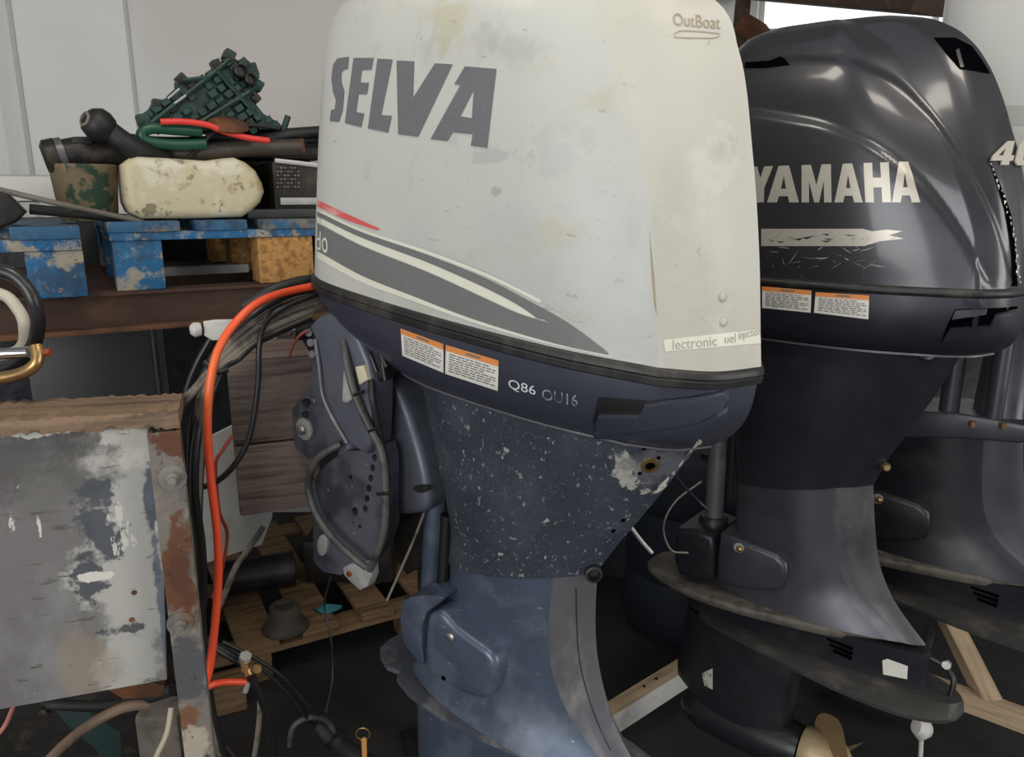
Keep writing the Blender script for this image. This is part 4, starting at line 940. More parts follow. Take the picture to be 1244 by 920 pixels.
# green carburettor manifold
ga = thing('engine_manifold', 'greasy dark green engine manifold casting on top of the scrap pile', 'engine part', MK)
GP = [(171, 143), (178, 135), (184, 130), (188, 123), (203, 119), (210, 110), (219, 103), (218, 95), (221, 92), (227, 96), (247, 95), (258, 86), (266, 80), (272, 72), (279, 66), (290, 73), (303, 81), (313, 90), (315, 103), (309, 114), (312, 127), (321, 138), (340, 149), (346, 156), (300, 160), (240, 160), (190, 158), (176, 156)]
pad('casting', pxz(MK, GP, .16), .16, .27, m_greencast, ga, .008, 2)
rnd = random.Random(11)
ax = (kp(285, 75, .16) - kp(190, 150, .16)).normalized(); nx = V((ax.z, 0, -ax.x))
e1 = (kp(300, 82, .155) - kp(196, 152, .155)).normalized(); e3 = V((-e1.z, 0, e1.x)); o_ = kp(205, 150, .155)
from mathutils.geometry import intersect_point_tri_2d
gpz = pxz(MK, GP, .16)
def inside(x, z):
    c = False
    for (xa, za), (xb, zb) in zip(gpz, gpz[1:] + gpz[:1]):
        if (za > z) != (zb > z) and x < (xb - xa) * (z - za) / (zb - za) + xa: c = not c
    return c
for i in range(-3, 12):                              # raised panels and ribs of the casting, a slanting grid
    for j in range(-8, 7):
        w_, h_ = .026, .020
        c = o_ + e1 * (i * w_ + (j % 2) * .006) + e3 * (j * h_)
        if not inside(c.x, c.z) or rnd.random() < .12: continue
        dp = rnd.uniform(.004, .016); sw_, sh_ = w_ * rnd.uniform(.34, .47), h_ * rnd.uniform(.32, .47)
        bm = box_bm((-sw_, -dp, -sh_), (sw_, .012, sh_), .0015, 1)
        for v in bm.verts: v.co = V((c.x, .16, c.z)) + e1 * v.co.x + e3 * v.co.z + V((0, v.co.y, 0))
        finish('casting_panel', bm, m_greencast if rnd.random() < .8 else m_greasy, ga)
for a, b in (((184, 150), (280, 72)), ((232, 156), (316, 104)), ((222, 98), (256, 94)), ((262, 84), (312, 140))):
    tube('rail', [kp(*a, .148), kp(*b, .148)], .006, m_greencast, ga, 6, 1)
for a, b, s_ in ((220, 96, .011), (262, 78, .010), (278, 68, .013), (174, 146, .014), (304, 86, .016), (312, 104, .013), (190, 126, .010), (296, 80, .014), (310, 120, .01)):
    c = kp(a, b, .17); bm = box_bm((-s_, -.02, -s_), (s_, .03, s_), .004, 2)
    bmesh.ops.rotate(bm, verts=bm.verts, matrix=Matrix.Rotation(rnd.uniform(0, 1.5), 3, 'Y')); bmesh.ops.translate(bm, verts=bm.verts, vec=c)
    finish('lug', bm, m_greencast if s_ > .012 else m_greasy, ga)
for a, b, r in ((290, 88, .016), (302, 98, .014)):
    c = kp(a, b, .15); lathe('carburettor_barrel', [(0, 0), (r, 0), (r * 1.1, .008), (r, .012), (r, .02), (r * .8, .022), (r * .75, .012), (0, .012)], m_greasy, ga, c, V((.1, -1, .1)), 16)
for a, b, c_, e in ((204, 120, 218, 108), (212, 126, 226, 116)):
    tube('link_rod', [kp(a, b, .14), kp(c_, e, .14)], .003, m_alu, ga, 6, 1)
tube('spindle', [kp(344, 160, .17), kp(347, 150, .17), kp(350, 141, .17)], .008, m_greencast, ga, 8, 1)
dm = thing('rusty_cover', 'brown rusty domed cover in front of the green casting', 'cover', MK)
lathe('dome', [(0, .022), (.028, .019), (.045, .010), (.050, 0), (.046, -.004), (0, -.004)], m_rust, dm, kp(277, 154, .10), V((0, -.35, 1)), 20)
rh = tag(tube('red_hose', [MK @ kp(195, 148, .07), MK @ kp(225, 148, .07), MK @ kp(253, 152, .07), MK @ kp(270, 159, .07), MK @ kp(299, 167, .07), MK @ kp(327, 171, .07)], .0075, m_redhose, None, 10), 'short bright red hose across the scrap pile', 'hose')
gh_ = tag(tube('green_hose', [MK @ kp(p[0], p[1], .09) for p in ((245, 160), (215, 158), (185, 156), (172, 163), (180, 172), (215, 176), (250, 175))], .013, m_greenhose, None, 10), 'looped dark green hose under the red hose', 'hose')
bp = thing('exhaust_pipe', 'long brown rubber pipe lying over the plastic tank', 'pipe', MK)
tube('pipe', [kp(188, 186, .16), kp(230, 186, .14), (kp(290, 181, .12)), kp(366, 179, .10)], .021, m_brownpipe, bp, 14)
lathe('pipe_end', [(.012, 0), (.022, 0), (.022, .006), (.012, .006)], m_rust, bp, kp(366, 179, .10), (kp(366, 179, .10) - kp(290, 181, .12)), 16)
for i, (L_, r) in enumerate(((((155, 168), (200, 172), (270, 170), (330, 163), (420, 156)), .012), (((250, 166), (300, 168), (350, 171), (420, 168)), .010), (((300, 176), (350, 164), (390, 160), (430, 158)), .014), (((230, 190), (246, 176), (262, 160), (300, 152), (340, 156)), .005))):
    tag(tube('black_hose', [MK @ kp(a, b, .20 - .03 * i) for a, b in L_], r, m_rubber, None, 10),
        ['black hose running along the back of the scrap pile', 'thin black hose behind the brown pipe', 'thick black hose end leaning on the white cowl', 'thin black wire draped over the rusty dome'][i], 'hose')
# engine block under the pile
eb = thing('cylinder_head', 'greasy black cylinder head buried under the hoses', 'engine part', MK)
box('head', kp(165, 190, .22) , V((kp(395, 190, .22).x, .40, kp(165, 165, .22).z)), m_greasy, eb, .012)
box('foot', V((kp(180, 190, .24).x, .26, DT)), V((kp(380, 190, .24).x, .38, kp(165, 190, .22).z)), m_greasy, eb, .008)
vb = thing('radiator_box', 'dark ribbed metal box with a white edge beside the cowl', 'box', MK)
v0 = kp(334, 245, .10); v1 = kp(400, 196, .10)
box('box_body', V((v0.x, .10, DT)), V((v1.x, .24, v1.z - .004)), m_greasy, vb, .004)
tube('white_edge', [kp(334, 195, .098), kp(362, 198, .098), kp(400, 203, .098)], .006, m_whitebox, vb, 6, 1)
for r_ in range(6):
    for k in range(7):
        c = kp(337 + k * 4.2, 204 + r_ * 4.6, .098); s_ = .0022
        box('fin', c - V((.0032, .004, s_)), c + V((.0032, .004, s_)), m_legrear if (r_ + k) % 3 else m_rust, vb, 0)
box('ledge', kp(340, 247, .098) - V((0, .01, .004)), kp(396, 240, .098) + V((0, .0, .0)), m_alu, vb, .002)
cr_ = tag(fbox('black_tray', MK, (kp(300, 262, .06).x, .045, DT), (kp(420, 262, .06).x, .34, DT + .022), m_crate, None, .004), 'flat black tray on the pallet under the ribbed box', 'tray')
# rods and lump at far left
tag(tube('iron_rod', [P(-20, 226, 1.6), P(60, 245, 1.66), P(110, 256, 1.72), P(175, 270, 1.82)], .006, m_greycable, None, 8), 'long thin grey rod lying across both pallets', 'rod')
tag(tube('black_strap', [P(36, 254, 1.66), P(80, 258, 1.70), P(120, 262, 1.74), P(150, 266, 1.80)], .011, m_rubber, None, 8), 'black rubber strap bridging the gap between the blue pallets', 'strap')
lu = thing('rusty_bracket', 'dark rusty bracket lying on the left pallet', 'bracket', ML)
pad('bracket_plate', pxz(ML, [(-20, 232), (8, 234), (32, 258), (20, 270), (4, 276), (-20, 276)], .02), .02, .10, m_greasy, lu, .006)
tag(box('white_bag', (-.1, 0, 0), (.1, .12, .07), m_whitebox, None, .02, flat_frame(30, P(45, 246, 2.05))), 'white plastic bundle behind the left blue pallet', 'bundle')
# ================================================================== clutter under the rack
MD = flat_frame(24, P(120, 450, 1.98))
bc = thing('black_crate', 'black plastic crate under the rusty beam', 'crate', MD)
cp = pxz(MD, [(30, 398), (178, 388), (196, 382), (193, 488), (42, 506)], 0)
z0_ = min(b for a, b in cp); z1_ = max(b for a, b in cp); x0_ = min(a for a, b in cp); x1_ = max(a for a, b in cp)
box('crate_body', (x0_, 0, z0_ - .35), (x1_, .16, z1_ + .0), m_crate, bc, .006)
box('crate_rim', (x0_ - .006, -.006, z1_ - .012), (x1_ + .006, .166, z1_), m_crate, bc, .003)
box('crate_rib', (x1_ - .03, -.008, z0_ - .3), (x1_ - .022, 0, z1_ - .012), m_crate, bc, .001)
box('crate_foot', (x0_ + .02, .02, -MD.translation.z), (x1_ - .02, .14, z0_ - .35), m_crate, bc, .003)
# added dark heap in place of the shade along the back
tp = thing('dark_backdrop', 'added dark tarpaulin heap standing in for the shade behind the motors', 'tarpaulin')
bm = bmesh.new(); rings = []
for i in range(25):
    x = .02 + i * 3.0 / 24; h = .95 + .06 * math.sin(x * 3.1) + .04 * math.sin(x * 7.7)
    rings.append([V((x, 2.82 + .03 * math.sin(x * 9), 0)), V((x, 2.86 + .02 * math.sin(x * 6), h * .5)), V((x, 2.90, h * .93)), V((x, 2.98, h)), V((x, 3.2, h * .98)), V((x, 3.3, h * .9)), V((x, 3.32, 0))])
loft(bm, rings); finish('backdrop_cover', bm, m_backdrop, tp, smooth=60)
bd = thing('added_dark_drum', 'added dark blue drum filling the dark gap behind the white motor leg', 'drum')  # added drum; its near-black blue stands in for the dark gap
lathe('drum_body', [(0, 0), (.20, 0), (.21, .02), (.215, .2), (.205, .22), (.215, .24), (.215, .44), (.205, .46), (.215, .48), (.21, .60), (.18, .64), (0, .645)], m_bluedrum, bd, V((.62, 2.50, 0)), V((0, 0, 1)), 34)
lathe('drum_cap', [(0, 0), (.03, 0), (.03, .02), (0, .02)], m_black, bd, V((.66, 2.42, .64)), V((0, 0, 1)), 16)
# ================================================================== timber carrying the white motor
MB_ = flat_frame(21, P(325, 530, 1.37))
tb = thing('timber_block', 'dark weathered hardwood block that the white motor hangs on', 'timber', MB_)
c0 = pxz(MB_, [(281, 441), (372, 431), (374, 616), (286, 630)], 0)
zx = [b for a, b in c0]; xx = [a for a, b in c0]
zt_ = (zx[0] + zx[1]) / 2; zb_ = (zx[2] + zx[3]) / 2; zm = (zt_ + zb_) / 2 - .01
x0b, x1b = (xx[0] + xx[3]) / 2, (xx[1] + xx[2]) / 2 + .02
for k, (a, b) in enumerate(((zb_, zm - .001), (zm + .001, zt_))):
    bm = box_bm((x0b, 0, a), (x1b, .30, b), .006, 2)
    finish('plank', bm, m_block, tb)
ep = thing('steel_trestle', 'dark steel trestle post behind the hardwood block', 'trestle', MB_)
box('post', (x1b + .27, .31, -MB_.translation.z), (x1b + .32, .36, zt_ - .02), m_greasy, ep, .003)
box('foot_plate', (x1b + .22, .24, -MB_.translation.z), (x1b + .37, .43, -MB_.translation.z + .012), m_greasy, ep, .002)
box('cross_plate', (x0b + .02, .302, zb_ + .12), (x1b + .34, .309, zt_ - .05), m_greasy, ep, .001)
# white steering plate with rod above the block
st = thing('steering_arm', 'white steering arm plate with chrome rod above the timber block', 'steering arm', MB_)
S0 = lambda a, b, y: un(MB_, a, b, y)
pad('plate', pxz(MB_, [(247, 391), (262, 389), (348, 388), (346, 412), (258, 414), (248, 408)], -.02), -.02, -.012, m_whitebox, st, .002)
lathe('bolt_head', [(0, 0), (.012, .0), (.013, .01), (.008, .016), (0, .017)], m_whitebox, st, S0(243, 400, -.016), V((-1, -.3, 0)), 14)
tube('rod', [S0(335, 399, -.03), S0(360, 398, -.03)], .021, m_chrome, st, 20, 1)
tube('rod_sleeve', [S0(357, 398, -.03), S0(378, 397, -.03)], .024, m_black, st, 20, 1)
lathe('bolt_head', [(0, 0), (.006, 0), (.006, .004), (0, .005)], m_copper, st, S0(337, 402, -.022), V((0, -1, 0)), 10)
tag(tube('thin_red_wire', [P(372, 402, 1.30), P(364, 408, 1.31), P(357, 418, 1.33), P(352, 432, 1.35)], .0025, mat('red_brown_wire', (.30, .07, .05), .5), None, 6), 'short red-brown wire at the top of the timber block', 'wire')
wp_ = thing('white_sheet', 'stained white sheet of metal behind the orange cable', 'metal sheet', flat_frame(20, P(285, 620, 1.5)))
pad('sheet', pxz(flat_frame(20, P(285, 620, 1.5)), [(236, 540), (292, 512), (330, 600), (331, 628), (318, 662), (252, 684), (236, 680)], 0), 0, .006, m_whitebox, wp_, .001)
box('stand_leg', (-.12, .007, -wp_.matrix_world.translation.z), (-.09, .03, -.02), m_greasy, wp_, .002)
# ================================================================== workbench stand at lower left
GO = P(205, 700, 1.05); MG = flat_frame(20, GO)
g = lambda px, py, y=0.0: un(MG, px, py, y)
sd = thing('work_stand', 'paint-stained grey panel stand with rusty post at lower left', 'stand', MG)
pp = pxz(MG, [(-160, 525), (194, 515), (203, 826), (-160, 891)], .012)
pad('side_panel', pp, .012, .028, m_panel, sd, .001)
tt = g(110, 512, .0); 
rnd = random.Random(9); bm = bmesh.new(); rings = []
for i in range(61):
    t = i / 60; px_ = -160 + 379 * t; x_ = g(-160, 534).x * (1 - t) + g(219, 516).x * t
    zl = g(-160, 534).z * (1 - t) + g(219, 516).z * t; zh = g(-160, 517).z * (1 - t) + g(219, 498).z * t
    j = lambda s_=.0022: rnd.uniform(-s_, s_)
    rings.append([(x_, -.012 + j(), zl + j(.003)), (x_, -.014 + j(), (zl * 2 + zh) / 3 + j(.001)), (x_, -.013 + j(), (zl + zh * 2) / 3 + j(.001)), (x_, -.010 + j(), zh + j()), (x_, .045, zh + .001 + j(.001)), (x_, .10 + j(), zh + j()), (x_, .10, zl)])
loft(bm, rings); tim = finish('timber_rail', bm, m_timber, sd, smooth=50)
gx0, gx1 = g(189, 600).x, g(228, 600).x
ztop = g(205, 520).z
bm = box_bm((gx0, -.022, -GO.z), (gx1, -.016, ztop), .001, 1)
po = finish('post', bm, m_post, sd)
box('post_flange', (gx0 - .0, -.0159, -GO.z), (gx0 + .006, .0115, ztop), m_post, po, .001)
box('post_rim', (gx1 - .005, -.0159, -GO.z), (gx1, .0115, ztop), m_post, po, .001)
sx_ = (g(200, 680).x - g(0, 680).x) / 200; sz_ = (g(110, 560).z - g(110, 800).z) / 240
def blob(col, px, py, rx, ry, ns=18, lo=-.1, hi=.25, amt=.95, y=.012):
    q = g(px, py, y); return (col, ns, lo, hi, (q.x, y, q.z, rx * sx_, 1.0, ry * sz_), amt, 'blob')
mp_ = mat('stained_panel_paint', (.14, .133, .131), .6, 0, [
    ((.24, .235, .23), 4, .48, .62, (1, 1, .5), .7), ((.20, .17, .14), 3, .52, .66, None, .6),
    blob((.40, .39, .36), 155, 690, 52, 190, 9, -.2, .35, .9), blob((.26, .20, .145), 118, 800, 40, 60, 7, -.1, .6, .55),
    blob((.06, .055, .052), 50, 548, 110, 50, 12, -.3, .6, .9), blob((.10, .095, .09), 70, 600, 50, 40, 10, -.1, .8, .5),
    blob((.50, .48, .43), 170, 540, 40, 26, 22, -.2, .15, .9), blob((.045, .052, .068), 122, 640, 26, 46, 20, -.15, .25, .92),
    blob((.045, .052, .066), 108, 712, 20, 26, 22, -.15, .25, .92), blob((.05, .055, .066), 148, 765, 26, 7, 24, -.15, .25, .9),
    blob((.07, .085, .11), 186, 620, 9, 60, 20, -.15, .3, .9), blob((.11, .135, .18), 198, 740, 5, 120, 20, -.15, .3, .85),
    blob((.60, .58, .53), 118, 700, 22, 5, 26, -.1, .15, .95), blob((.60, .59, .55), 48, 642, 3, 16, 30, -.1, .15, .9), blob((.55, .54, .5), 28, 527, 60, 5, 26, .0, .2, .8),
    ((.55, .54, .50), 30, .645, .67, (1, 1, .4), .85), ((.06, .055, .05), 55, .63, .67, (.3, 1, 1.6), .7)], (60, .15))
[o for o in sd.children if o.name.startswith('side_panel')][0].data.materials[0] = mp_
Y2 = -.022
mq_ = mat('rusty_post_paint', (.17, .15, .13), .78, .1, [
    ((.08, .07, .065), 14, .45, .6, (1, 1, .6), .8), ((.26, .23, .19), 30, .55, .66, None, .7),
    blob((.10, .036, .015), 207, 540, 24, 20, 16, -.1, .3, .95, Y2), blob((.115, .040, .016), 214, 690, 26, 50, 14, -.1, .3, .95, Y2), blob((.075, .028, .014), 218, 700, 12, 40, 20, -.2, .5, .7, Y2),
    blob((.065, .068, .076), 224, 812, 26, 40, 18, -.2, .4, .9, Y2), blob((.16, .065, .028), 226, 870, 26, 14, 20, -.2, .3, .9, Y2), blob((.40, .35, .28), 230, 908, 24, 22, 18, -.2, .3, .85, Y2),
    ((.05, .03, .02), 60, .6, .66, None, .8)], (80, .35))
for o in [po] + list(po.children): o.data.materials[0] = mq_
for a, b in ((210, 580), (219, 757)):
    q = g(a, b, -.022)
    ws = lathe('washer', [(0, 0), (.019, 0), (.019, .003), (.012, .004), (0, .004)], m_post, sd, V((q.x, -.022, q.z)), V((0, -1, 0)), 20)
    lathe('bolt', [(0, 0), (.010, 0), (.010, .007), (.006, .008), (.006, .016), (0, .017)], m_post, ws, V((q.x, -.026, q.z)), V((0, -1, 0)), 6)
for a, b in ((163, 720), (160, 753)):
    q = g(a, b, .012); lathe('screw_hole', [(0, 0), (.004, 0), (.004, .001), (0, .001)], m_rust, sd, V((q.x, .012, q.z)), V((0, -1, 0)), 10)
box('back_leg', (g(-160, 600).x + .02, .03, -GO.z), (g(-160, 600).x + .06, .09, g(-160, 570).z), m_post, sd, .002)
# ---- hose ring, chrome tube and brass elbow at the left edge
RG = P(-6, 384, 1.15)
ht = thing('hose_loop', 'black rubber hose loop at the left frame edge', 'hose')
tube('hose', [P(-190, 640, 1.32), P(-175, 520, 1.28), P(-140, 400, 1.2), P(-90, 345, 1.16), P(-40, 328, 1.15), (P(4, 330, 1.15)), P(28, 344, 1.15), P(42, 368, 1.15), P(46, 396, 1.16), P(38, 424, 1.18), P(10, 446, 1.2), P(-40, 462, 1.23), P(-90, 520, 1.28), P(-110, 640, 1.32)], .0105, m_blackcable, ht, 14)
hr_ = thing('cream_hose', 'cream hose curling inside the black hose loop', 'hose')
tube('hose', [P(-160, 640, 1.36), P(-145, 500, 1.3), P(-100, 400, 1.24), P(-50, 360, 1.2), P(0, 357, 1.2), P(22, 376, 1.2), (P(30, 398, 1.2)), P(24, 424, 1.22), P(-20, 446, 1.26), P(-60, 520, 1.3), P(-75, 640, 1.36)], .009, mat('cream_rubber', (.5, .47, .38), .5), hr_, 12)
ch = thing('chrome_tube', 'chrome tube with brass elbow fitting at the left edge', 'tube')
tube('tube', [P(-150, 433, 1.06), P(0, 430, 1.08), P(36, 428, 1.08)], .0082, m_chrome, ch, 16, 1)
tube('brass_elbow', [P(-110, 524, 1.06), P(-106, 495, 1.06), P(-80, 470, 1.065), P(-50, 464, 1.07), P(-5, 460, 1.07), (P(25, 454, 1.07)), P(42, 444, 1.07), P(46, 432, 1.075), P(44, 420, 1.08)], .0088, m_brass, ch, 14)
tube('copper_nut', [P(44, 430, 1.08), P(62, 428, 1.08)], .0065, m_copper, ch, 6, 1)
# ================================================================== cables
def cable(name, L_, r, m, label, cat='cable', group=None, seg=8):
    return tag(tube(name, [P(a, b, y) for a, b, y in L_], r, m, None, seg, 6), label, cat, group)
cable('orange_cable', [(392, 346, 1.36), (360, 352, 1.32), (325, 362, 1.26), (298, 380, 1.22), (272, 412, 1.19), (258, 450, 1.17), (252, 510, 1.16), (256, 580, 1.16), (264, 650, 1.16), (265, 710, 1.16), (259, 780, 1.15), (253, 820, 1.14), (244, 839, 1.13)], .0068, m_orangecable, 'thick orange-red cable hanging from the white motor', seg=12)
cable('orange_cable', [(246, 840, 1.13), (258, 832, 1.14), (275, 829, 1.16), (299, 829, 1.18)], .0058, m_orangecable, 'short red cable end beside the brass terminal', seg=10)
GRP = 'grey cables in the bundle beside the orange cable'
LBL = 'dusty grey cable in the bundle beside the thick orange cable'
rnd = random.Random(3)
for k in range(9):
    o_ = (k - 4) / 4
    L_ = [(394, 350 + k * 3.6, 1.37), (352, 358 + k * 5.0, 1.32 + .006 * (k % 3)), (312, 380 + k * 4.6, 1.27), (280 + o_ * 10, 418 + k * 2.2, 1.235), (262 + o_ * 8, 446 + o_ * 4, 1.22), (246 + o_ * 9, 490 + rnd.uniform(-4, 4), 1.20), (238 + o_ * 7, 560, 1.20 + .008 * (k % 3)), (236 + o_ * 6, 660, 1.20), (240 + o_ * 7, 760, 1.2), (246 + o_ * 12, 860, 1.22), (250 + o_ * 30, 940, 1.3)]
    if k in (2, 5): L_ = L_[:5] + [(240 + o_ * 6, 470, 1.2), (222, 490 + o_ * 8, 1.19), (195, 512, 1.21), (160, 540, 1.25)]
    if k in (0, 8): cable('black_cable', L_, .0058, m_blackcable, 'topmost black cable of the bundle beside the orange cable' if k == 0 else 'lowest black cable of the bundle beside the orange cable', 'cable', GRP)
    elif k in (2, 5): cable('grey_cable', L_, .005, m_greycable, 'grey cable leaving the bundle leftwards towards the timber rail, %s of the two' % ('upper' if k == 2 else 'lower'), 'cable', GRP)
    else: cable('grey_cable', L_, rnd.uniform(.0042, .0062), m_greycable, LBL, 'cable', GRP)
cable('cable_tie', [(249, 440, 1.205), (262, 452, 1.195), (277, 449, 1.205)], .005, m_black, 'black tie strapping the grey cable bundle', 'cable tie')
cable('black_cable', [(396, 338, 1.40), (362, 343, 1.36), (330, 353, 1.33), (296, 372, 1.32)], .010, m_rubber, 'thick black cable above the orange cable')
cable('black_cable', [(398, 352, 1.36), (372, 362, 1.33), (344, 374, 1.30), (322, 392, 1.28), (315, 420, 1.265), (313, 470, 1.26), (303, 530, 1.25), (284, 566, 1.24), (262, 586, 1.235), (246, 592, 1.235)], .0052, m_blackcable, 'single black cable looping down over the timber block')
cable('black_cable', [(258, 408, 1.33), (240, 440, 1.32), (228, 470, 1.31), (222, 500, 1.30), (218, 540, 1.30)], .0056, m_blackcable, 'black cable slanting down left of the orange cable')
cable('black_cable', [(250, 470, 1.22), (238, 540, 1.19), (236, 600, 1.18), (244, 660, 1.18), (246, 720, 1.18), (240, 780, 1.2), (242, 830, 1.24)], .0078, m_blackcable, 'thick black cable hanging between the post and orange cable', seg=10)
cable('red_wire', [(282, 530, 1.3), (270, 548, 1.28), (262, 566, 1.27), (266, 620, 1.27), (276, 650, 1.3), (268, 700, 1.3), (258, 726, 1.3)], .0032, mat('dull_red_wire', (.33, .045, .03), .5), 'thin dull red wire behind the orange cable', 'wire', seg=6)
cable('grey_cable', [(320, 640, 1.45), (304, 664, 1.42), (286, 690, 1.38), (272, 724, 1.36), (260, 750, 1.34)], .006, m_greycable, 'grey cable slanting below the timber block')
# ================================================================== wooden pallet and parts on the floor
FO = PZ(270, 797, .13); MF = flat_frame(29, V((FO.x, FO.y, 0)))
fp = thing('wooden_pallet', 'dirty wooden pallet lying on the floor behind the cables', 'pallet', MF)
rnd = random.Random(21)
xa, xb = -.35, 1.0
for y0 in (0, .42, .82):
    box('stringer_board', (xa, y0, .092), (xb, y0 + .10, .112), m_palletwood, fp, .003)
    for x in (xa, (xa + xb) / 2 - .28, xb - .42, xb - .1):
        box('block', (x, y0 + .005, .0), (x + .1, y0 + .095, .092), m_palletwood, fp, .004)
for k in range(7):
    x0_ = xa + .0 + k * .198
    box('deck_board', (x0_, -.002, .112), (x0_ + rnd.uniform(.10, .14), .93, .132), m_palletwood, fp, .003)
Fz = .133
fl = thing('flange_cone', 'dark grey rubber flange cone standing on the wooden pallet', 'engine part')
c_ = PZ(347, 762, .135)
lathe('cone', [(0, 0), (.072, 0), (.074, .006), (.070, .014), (.056, .026), (.050, .05), (.047, .075), (.042, .082), (.028, .082), (.026, .07), (0, .07)], mat('dusty_dark_casting', (.045, .038, .028), .7, 0, [((.08, .065, .045), 14, .45, .7, None, .8)], (60, .2)), fl, V((c_.x, c_.y, .1325)), V((0, 0, 1)), 28)
sm = thing('starter_motor', 'dark cylindrical motor lying at the back of the floor pallet', 'engine part')
a_, b_ = P(262, 690, 2.42), P(352, 668, 2.5); a_.z = b_.z = .135 + .062
tube('motor_body', [a_, b_], .06, mat('purple_black_metal', (.028, .024, .030), .4, .4, [((.07, .06, .06), 8, .5, .7, None, .7)]), sm, 20, 1)
lathe('end_plate', [(0, 0), (.063, 0), (.063, .012), (.03, .016), (0, .016)], m_greasy, sm, b_, b_ - a_, 20)
tube('terminal', [a_ + V((.02, -.03, -.05)), a_ + V((.03, -.10, -.055))], .012, m_rust, sm, 10, 1)
gx = thing('gearbox_part', 'black oily gearbox casting behind the floor pallet', 'engine part')
q = P(420, 640, 2.5)
box('casing', (q.x - .16, q.y, .135), (q.x + .16, q.y + .2, .30), m_greasy, gx, .02)
lathe('boss', [(0, 0), (.05, 0), (.045, .03), (0, .03)], m_greasy, gx, V((q.x, q.y - .0, .22)), V((0, -1, 0)), 18)
rg = thing('blue_rag', 'small teal blue rag on the pallet beside the flange cone', 'rag')
bm = bmesh.new(); c_ = PZ(398, 740, .137)
rr_ = [[V((c_.x + (.045 + .012 * math.sin(k * 2.3)) * s_ * math.cos(k * .52), c_.y + .03 * s_ * math.sin(k * .52), .134 + .018 * (1 - s_) + .005 * math.sin(k * 1.9) * s_ + .004)) for k in range(12)] for s_ in (.05, .4, .75, 1)]
loft(bm, rr_); finish('cloth', bm, mat('teal_cloth', (.02, .16, .20), .8), rg, smooth=60)
# brass terminal and cables around it
bt = thing('brass_terminal', 'brass terminal fitting at the end of the red cable', 'fitting')
q = P(302, 812, 1.19)
tube('body', [P(296, 800, 1.2), P(304, 822, 1.18)], .010, m_brass, bt, 10, 1)
lathe('nut', [(0, -.006), (.013, -.006), (.013, .006), (0, .006)], m_brass, bt, q, V((.9, -.2, .1)), 6)
lathe('nut', [(0, -.005), (.011, -.005), (.011, .005), (0, .005)], m_alu, bt, P(298, 799, 1.195), V((.3, -.3, .9)), 6)
lathe('stud', [(0, 0), (.005, 0), (.005, .02), (0, .02)], m_alu, bt, P(302, 828, 1.18), V((-.3, -.2, -.9)), 10)
lathe('lug', [(0, 0), (.008, 0), (.008, .004), (0, .004)], m_brass, bt, P(313, 812, 1.18), V((0, -1, .2)), 12)
cable('black_cable', [(236, 770, 1.22), (262, 786, 1.22), (285, 800, 1.21), (297, 806, 1.2)], .0085, m_blackcable, 'black cable running into the brass terminal', seg=10)
cable('black_cable', [(306, 824, 1.18), (318, 850, 1.2), (328, 884, 1.24), (334, 930, 1.28)], .0075, m_blackcable, 'black cable dropping below the brass terminal', seg=10)
cable('black_cable', [(270, 780, 1.3), (310, 800, 1.32), (345, 824, 1.34), (372, 854, 1.36), (388, 870, 1.38)], .0042, m_blackcable, 'upper thin black cable curving to the connector')
cable('black_cable', [(268, 786, 1.29), (306, 805, 1.31), (338, 830, 1.33), (364, 860, 1.35), (378, 880, 1.38)], .0042, m_blackcable, 'lower thin black cable curving to the connector')
cable('black_wire', [(402, 700, 1.6), (394, 735, 1.6), (402, 775, 1.58), (404, 820, 1.56), (396, 866, 1.5)], .0026, m_blackcable, 'thin black wire hanging in front of the floor pallet', 'wire')
cable('grey_wire', [(520, 610, 1.30), (505, 650, 1.30), (488, 690, 1.30), (470, 730, 1.30)], .0026, m_greycable, 'thin grey wire hanging under the white motor bracket', 'wire')
cable('grey_cable', [(316, 850, 1.3), (314, 885, 1.3), (306, 940, 1.3)], .0055, m_greycable, 'pale grey cable hanging at the bottom near the terminal')
cable('black_cable', [(352, 906, 1.36), (356, 884, 1.36), (374, 872, 1.37), (396, 876, 1.38), (408, 892, 1.38)], .0062, m_hosegrey, 'grey cable arched over the black connector', seg=10)
cn = thing('connector', 'black cable connector bundle with a key ring', 'connector')
tube('body', [P(384, 880, 1.38), P(402, 896, 1.38), P(425, 915, 1.39), P(450, 935, 1.4)], .019, m_rubber, cn, 14, 4, (.7, 1.3))
tube('collar', [P(404, 896, 1.37), P(410, 901, 1.37)], .022, m_black, cn, 14, 1)
kr = thing('key_ring', 'brass key ring with an orange key tag on the connector', 'key ring')
kc = P(441, 892, 1.36)
tube('ring', [kc + V((math.cos(a * .5236) * .014, 0, math.sin(a * .5236) * .014)) for a in range(13)], .0018, m_brass, kr, 8, 3)
pad('key', [(-.004, -.055), (.006, -.055), (.007, -.012), (.003, -.008), (-.004, -.012)], -.002, .002, mat('orange_tag', (.62, .30, .08), .5), kr, .0005, 1, (), Matrix.Translation(kc))
